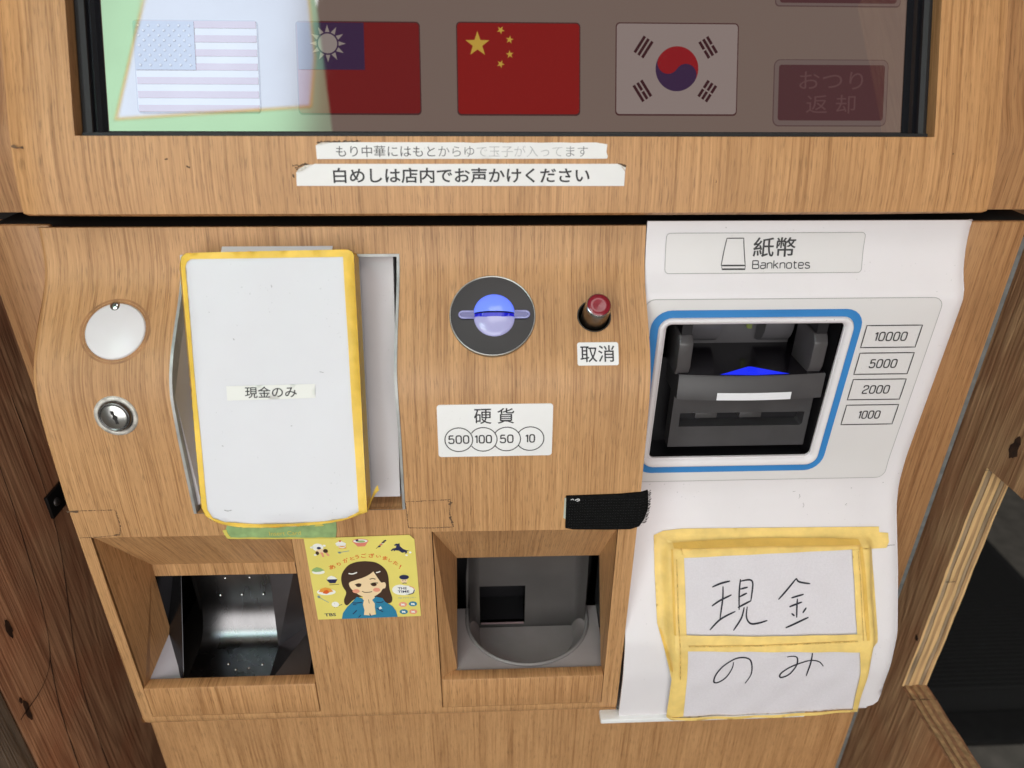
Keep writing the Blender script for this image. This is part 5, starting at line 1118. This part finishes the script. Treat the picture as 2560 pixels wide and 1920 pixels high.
# ================================================================== SURROUNDINGS
# side board on the right with a notch cut into its front edge
RX, RT = 0.360, 0.0235
RBD = thing('plywood_side_board', 'rough brown plywood board with a notch sawn into its front edge', 'board', (RX, 0.10, 0)); i6 = -RBD.location
YF, YB_, ny, nz0, nz1 = -0.22, 0.62, 0.030, 0.700, 0.943
def jag(z): return 0.0006*sin(z*23)+0.0002*sin(z*113+1)+0.0001*sin(z*377)
zs = lin(nz0, nz1, 28); back = [(ny+jag(z)*1.1, z) for z in zs]
ys = lin(YF, ny, 14); bot = [(y, nz0+0.0006*sin(y*170)) for y in ys[:-1]]
prof_ = [(YF, 0.0)]+bot+[(ny, nz0)]+back[1:-1]+[(ny, nz1)]+[(YF, nz1+0.004), (YF, 1.5), (YB_, 1.5), (YB_, 0.0)]
m = MB()
sheet(m, lambda a, b, o: Vector((RX, a, b))+i6, prof_, (), 0.05, 0, smooth=False); sheet(m, lambda a, b, o: Vector((RX+RT, a, b))+i6, prof_, (), 0.05, 0, smooth=False)
for a, b in (((YF, 0), (YF, nz0)), ((YF, nz1+0.004), (YF, 1.5)), ((YF, 1.5), (YB_, 1.5)), ((YB_, 1.5), (YB_, 0))):
    m.quad(Vector((RX, *a))+i6, Vector((RX+RT, *a))+i6, Vector((RX+RT, *b))+i6, Vector((RX, *b))+i6)
m.quad(Vector((RX, YF, nz1+0.004))+i6, Vector((RX+RT, YF, nz1+0.004))+i6, Vector((RX+RT, ny, nz1))+i6, Vector((RX, ny, nz1))+i6)
m.build('board_face', PLY_R, RBD)
plies = [0.0, 0.0022, 0.0062, 0.0092, 0.0128, 0.0160, 0.0190, 0.0216, RT]
seq = [0, 2, 0, 1, 0, 2, 1, 0]
for k in range(8):
    a, b = plies[k], plies[k+1]
    m = MB(); dpt = random.uniform(-0.0006, 0.0006)
    wob = lambda z, kk: 0.00028*sin(z*31+kk*1.7)+0.00012*sin(z*140+kk*2.9)
    pts = back[:-1]+[(ny, nz1)]
    ka, kb = (0 if k == 0 else 1), (0 if k == 7 else 1)
    V = [Vector((RX+a+ka*wob(z, k), y+dpt, z))+i6 for y, z in pts]+[Vector((RX+b+kb*wob(z, k+1), y+dpt, z))+i6 for y, z in pts]
    n_ = len(pts); m.add(V, [(i, i+1, n_+i+1, n_+i) for i in range(n_-1)], 0, None, True); m.build('ply_layer', PLIES[seq[k]], RBD)
    m = MB(); pts = bot+[(ny, nz0)]; n_ = len(pts)
    V = [Vector((RX+a+ka*wob(y, k), y, z+dpt))+i6 for y, z in pts]+[Vector((RX+b+kb*wob(y, k+1), y, z+dpt))+i6 for y, z in pts]
    m.add(V, [(i, i+1, n_+i+1, n_+i) for i in range(n_-1)], 0, None, True); m.build('ply_layer', PLIES[3 if seq[k] == 0 else 1], RBD)
m = MB(); fx = lambda a, b, o: Vector((RX-0.0006-o, a, b))+i6
KNOT = mat('knot_black', (0.05, 0.022, 0.012), 0.75, var=0.5, vscale=200)
for q_ in ((0.033, 0.758, 0.0022, 0.003), (0.012, 0.972, 0.004, 0.009)):
    m = MB(); poly(m, fx, blob(q_[0], q_[1], q_[2], 16, q_[3]), 0, 0); m.build('knot', KNOT, RBD)
m = MB(); ribbon(m, lambda a, b, o: Vector((a, ny-0.0022, b))+i6, [(RX-0.002, 0.9420), (RX+0.012, 0.9400), (RX+0.024, 0.9425)], 0.0007, 0, jit=0.8)
ribbon(m, lambda a, b, o: Vector((a, ny-0.0024, b))+i6, [(RX+0.001, 0.8290), (RX+0.010, 0.8292)], 0.0006, 0, jit=0.8); ribbon(m, lambda a, b, o: Vector((a, b, nz0+0.0014))+i6, [(RX-0.001, 0.014), (RX+RT, 0.013)], 0.0009, 0, jit=0.8)
m.build('saw_crack', GRIME, RBD)['kind'] = 'stuff'

LX = -0.360
LBD = thing('plywood_side_board', 'dark reddish plywood board with knots beside the ticket tray', 'board', (LX, 0.10, 0)); i7 = -LBD.location
m = MB(); m.box(LX-0.024, LX, -0.048, 0.62, 0.0, 1.50); m.v = [tuple(Vector(p)+i7) for p in m.v]; m.build('board_face', PLY_L, LBD, bevel=0.001)
m = MB(); fx = lambda a, b, o: Vector((LX+0.0006+o, a, b))+i7
for y, z, ry_, rz in ((-0.023, 0.858, 0.0035, 0.011), (-0.037, 0.789, 0.003, 0.013), (-0.039, 0.802, 0.002, 0.004)): 
    m = MB(); poly(m, fx, blob(y, z, ry_*0.8, 18, rz*0.8), 0, 0); m.build('knot', KNOT, LBD)
m = MB()
for L in ([(-0.046, 0.79), (0.0, 0.80), (0.02, 0.90), (0.03, 1.05)], [(0.012, 0.60), (0.02, 0.75), (0.055, 0.88), (0.06, 1.0)], [(-0.02, 0.62), (-0.012, 0.74), (0.0, 0.80)], [(0.085, 0.55), (0.09, 0.7), (0.085, 0.85)]):
    ribbon(m, fx, L, 0.0008, 0, jit=0.5)
m.build('board_crack', mat('crack_dark', (0.03, 0.014, 0.008), 0.8), LBD)['kind'] = 'stuff'
WB = thing('weathered_post', 'weathered grey wooden post in front of the dark plywood', 'post', (LX-0.02, -0.09, 0)); i8 = -WB.location
m = MB(); m.box(LX-0.060, LX-0.0004, -0.150, -0.0486, 0.0, 1.4); m.v = [tuple(Vector(p)+i8) for p in m.v]; m.build('post_face', GREYWOOD, WB, bevel=0.002)
BK = thing('angle_bracket', 'small black metal angle bracket screwed to the dark plywood', 'bracket', (LX, 0.058, 0.905)); i9 = -BK.location
m = MB(); m.box(LX+0.0003, LX+0.0030, 0.054, 0.080, 0.893, 0.913); m.box(LX+0.0031, LX+0.026, 0.0775, 0.080, 0.893, 0.913); m.v = [tuple(Vector(p)+i9) for p in m.v]; m.build('bracket_plate', mat('black_iron', (0.018, 0.017, 0.017), 0.4, 0.6), BK, bevel=0.0006)
m = MB(); c_ = Vector((LX+0.0030, 0.063, 0.903))+i9; m.lathe([(0.0036, 0), (0.0030, 0.0012), (0.001, 0.0018), (0, 0.0012)], lambda a, b, h: c_+Vector((h, a, b)), 18); m.build('bracket_screw', mat('dull_screw', (0.14, 0.13, 0.13), 0.4, 0.9), BK)
# black mat on the ground beside the machine
MT = thing('floor_mat', 'black ribbed floor mat lying beyond the plywood board', 'mat', (1.05, 0.75, 0)); i10 = -MT.location
m = MB(); m.box(0.55, 1.31, 0.50, 1.05, 0.0, 0.010); m.v = [tuple(Vector(p)+i10) for p in m.v]; m.build('mat_base', MATBLK, MT)
for k in range(44):
    y = 0.555+k*0.011; m = MB(); m.box(0.57, 1.29, y, y+0.0065, 0.0101, 0.0135); m.v = [tuple(Vector(p)+i10) for p in m.v]
    if k == 0: rib = m.build('mat_rib', MATBLK, MT)
    else:
        c = rib.copy(); COL.objects.link(c); c.parent = MT; c.location = (0, k*0.011, 0)
m = MB(); m.box(0.55, 1.31, 0.435, 0.4985, 0.0, 0.016); m.v = [tuple(Vector(p)+i10) for p in m.v]; m.build('mat_edge', mat('black_rubber_edge', (0.012, 0.012, 0.012), 0.5, var=0.3), MT, bevel=0.003)
# green banner hung high behind the viewer (seen mirrored in the screen)
BN = thing('green_banner', 'pale green hanging banner with a white sheet seen mirrored in the screen', 'banner', (-0.7, -1.1, 2.7)); i11 = -BN.location
sh = [(-0.867, 2.005), (-0.414, 2.041), (-0.411, 2.180), (-0.436, 2.360), (-0.455, 2.50), (-0.835, 2.50), (-0.843, 2.351)]
cx_ = sum(p[0] for p in sh)/7; cz_ = sum(p[1] for p in sh)/7; si = [(cx_+(x-cx_)*0.955, cz_+(z-cz_)*0.965) for x, z in sh]
bf = lambda a, b, o: Vector((a, -1.10, b))+i11
m = MB(); sheet(m, bf, [(-1.05, 1.93), (-0.360, 1.93), (-0.364, 1.974), (-0.422, 2.356), (-0.475, 2.70), (-1.05, 2.70)], [[(cx_+(x-cx_)*0.99, cz_+(z-cz_)*0.99) for x, z in sh]], 0.08, 0); m.build('banner_sheet', BAN_G, BN)
m = MB(); sheet(m, lambda a, b, o: bf(a, b, o)+Vector((0, 0.002, 0)), sh, [[(cx_+(x-cx_)*0.96, cz_+(z-cz_)*0.97) for x, z in sh]], 0.08, 0); m.build('banner_edge', BAN_Y, BN)
m = MB(); sheet(m, lambda a, b, o: bf(a, b, o)+Vector((0, 0.004, 0)), [(cx_+(x-cx_)*0.968, cz_+(z-cz_)*0.976) for x, z in sh], (), 0.08, 0); m.build('banner_paper', BAN_W, BN)
m = MB(); m.tube([Vector((-1.06, -1.105, 2.71))+i11, Vector((-0.40, -1.105, 2.71))+i11], 0.012, 10); m.build('banner_rod', STEEL, BN)
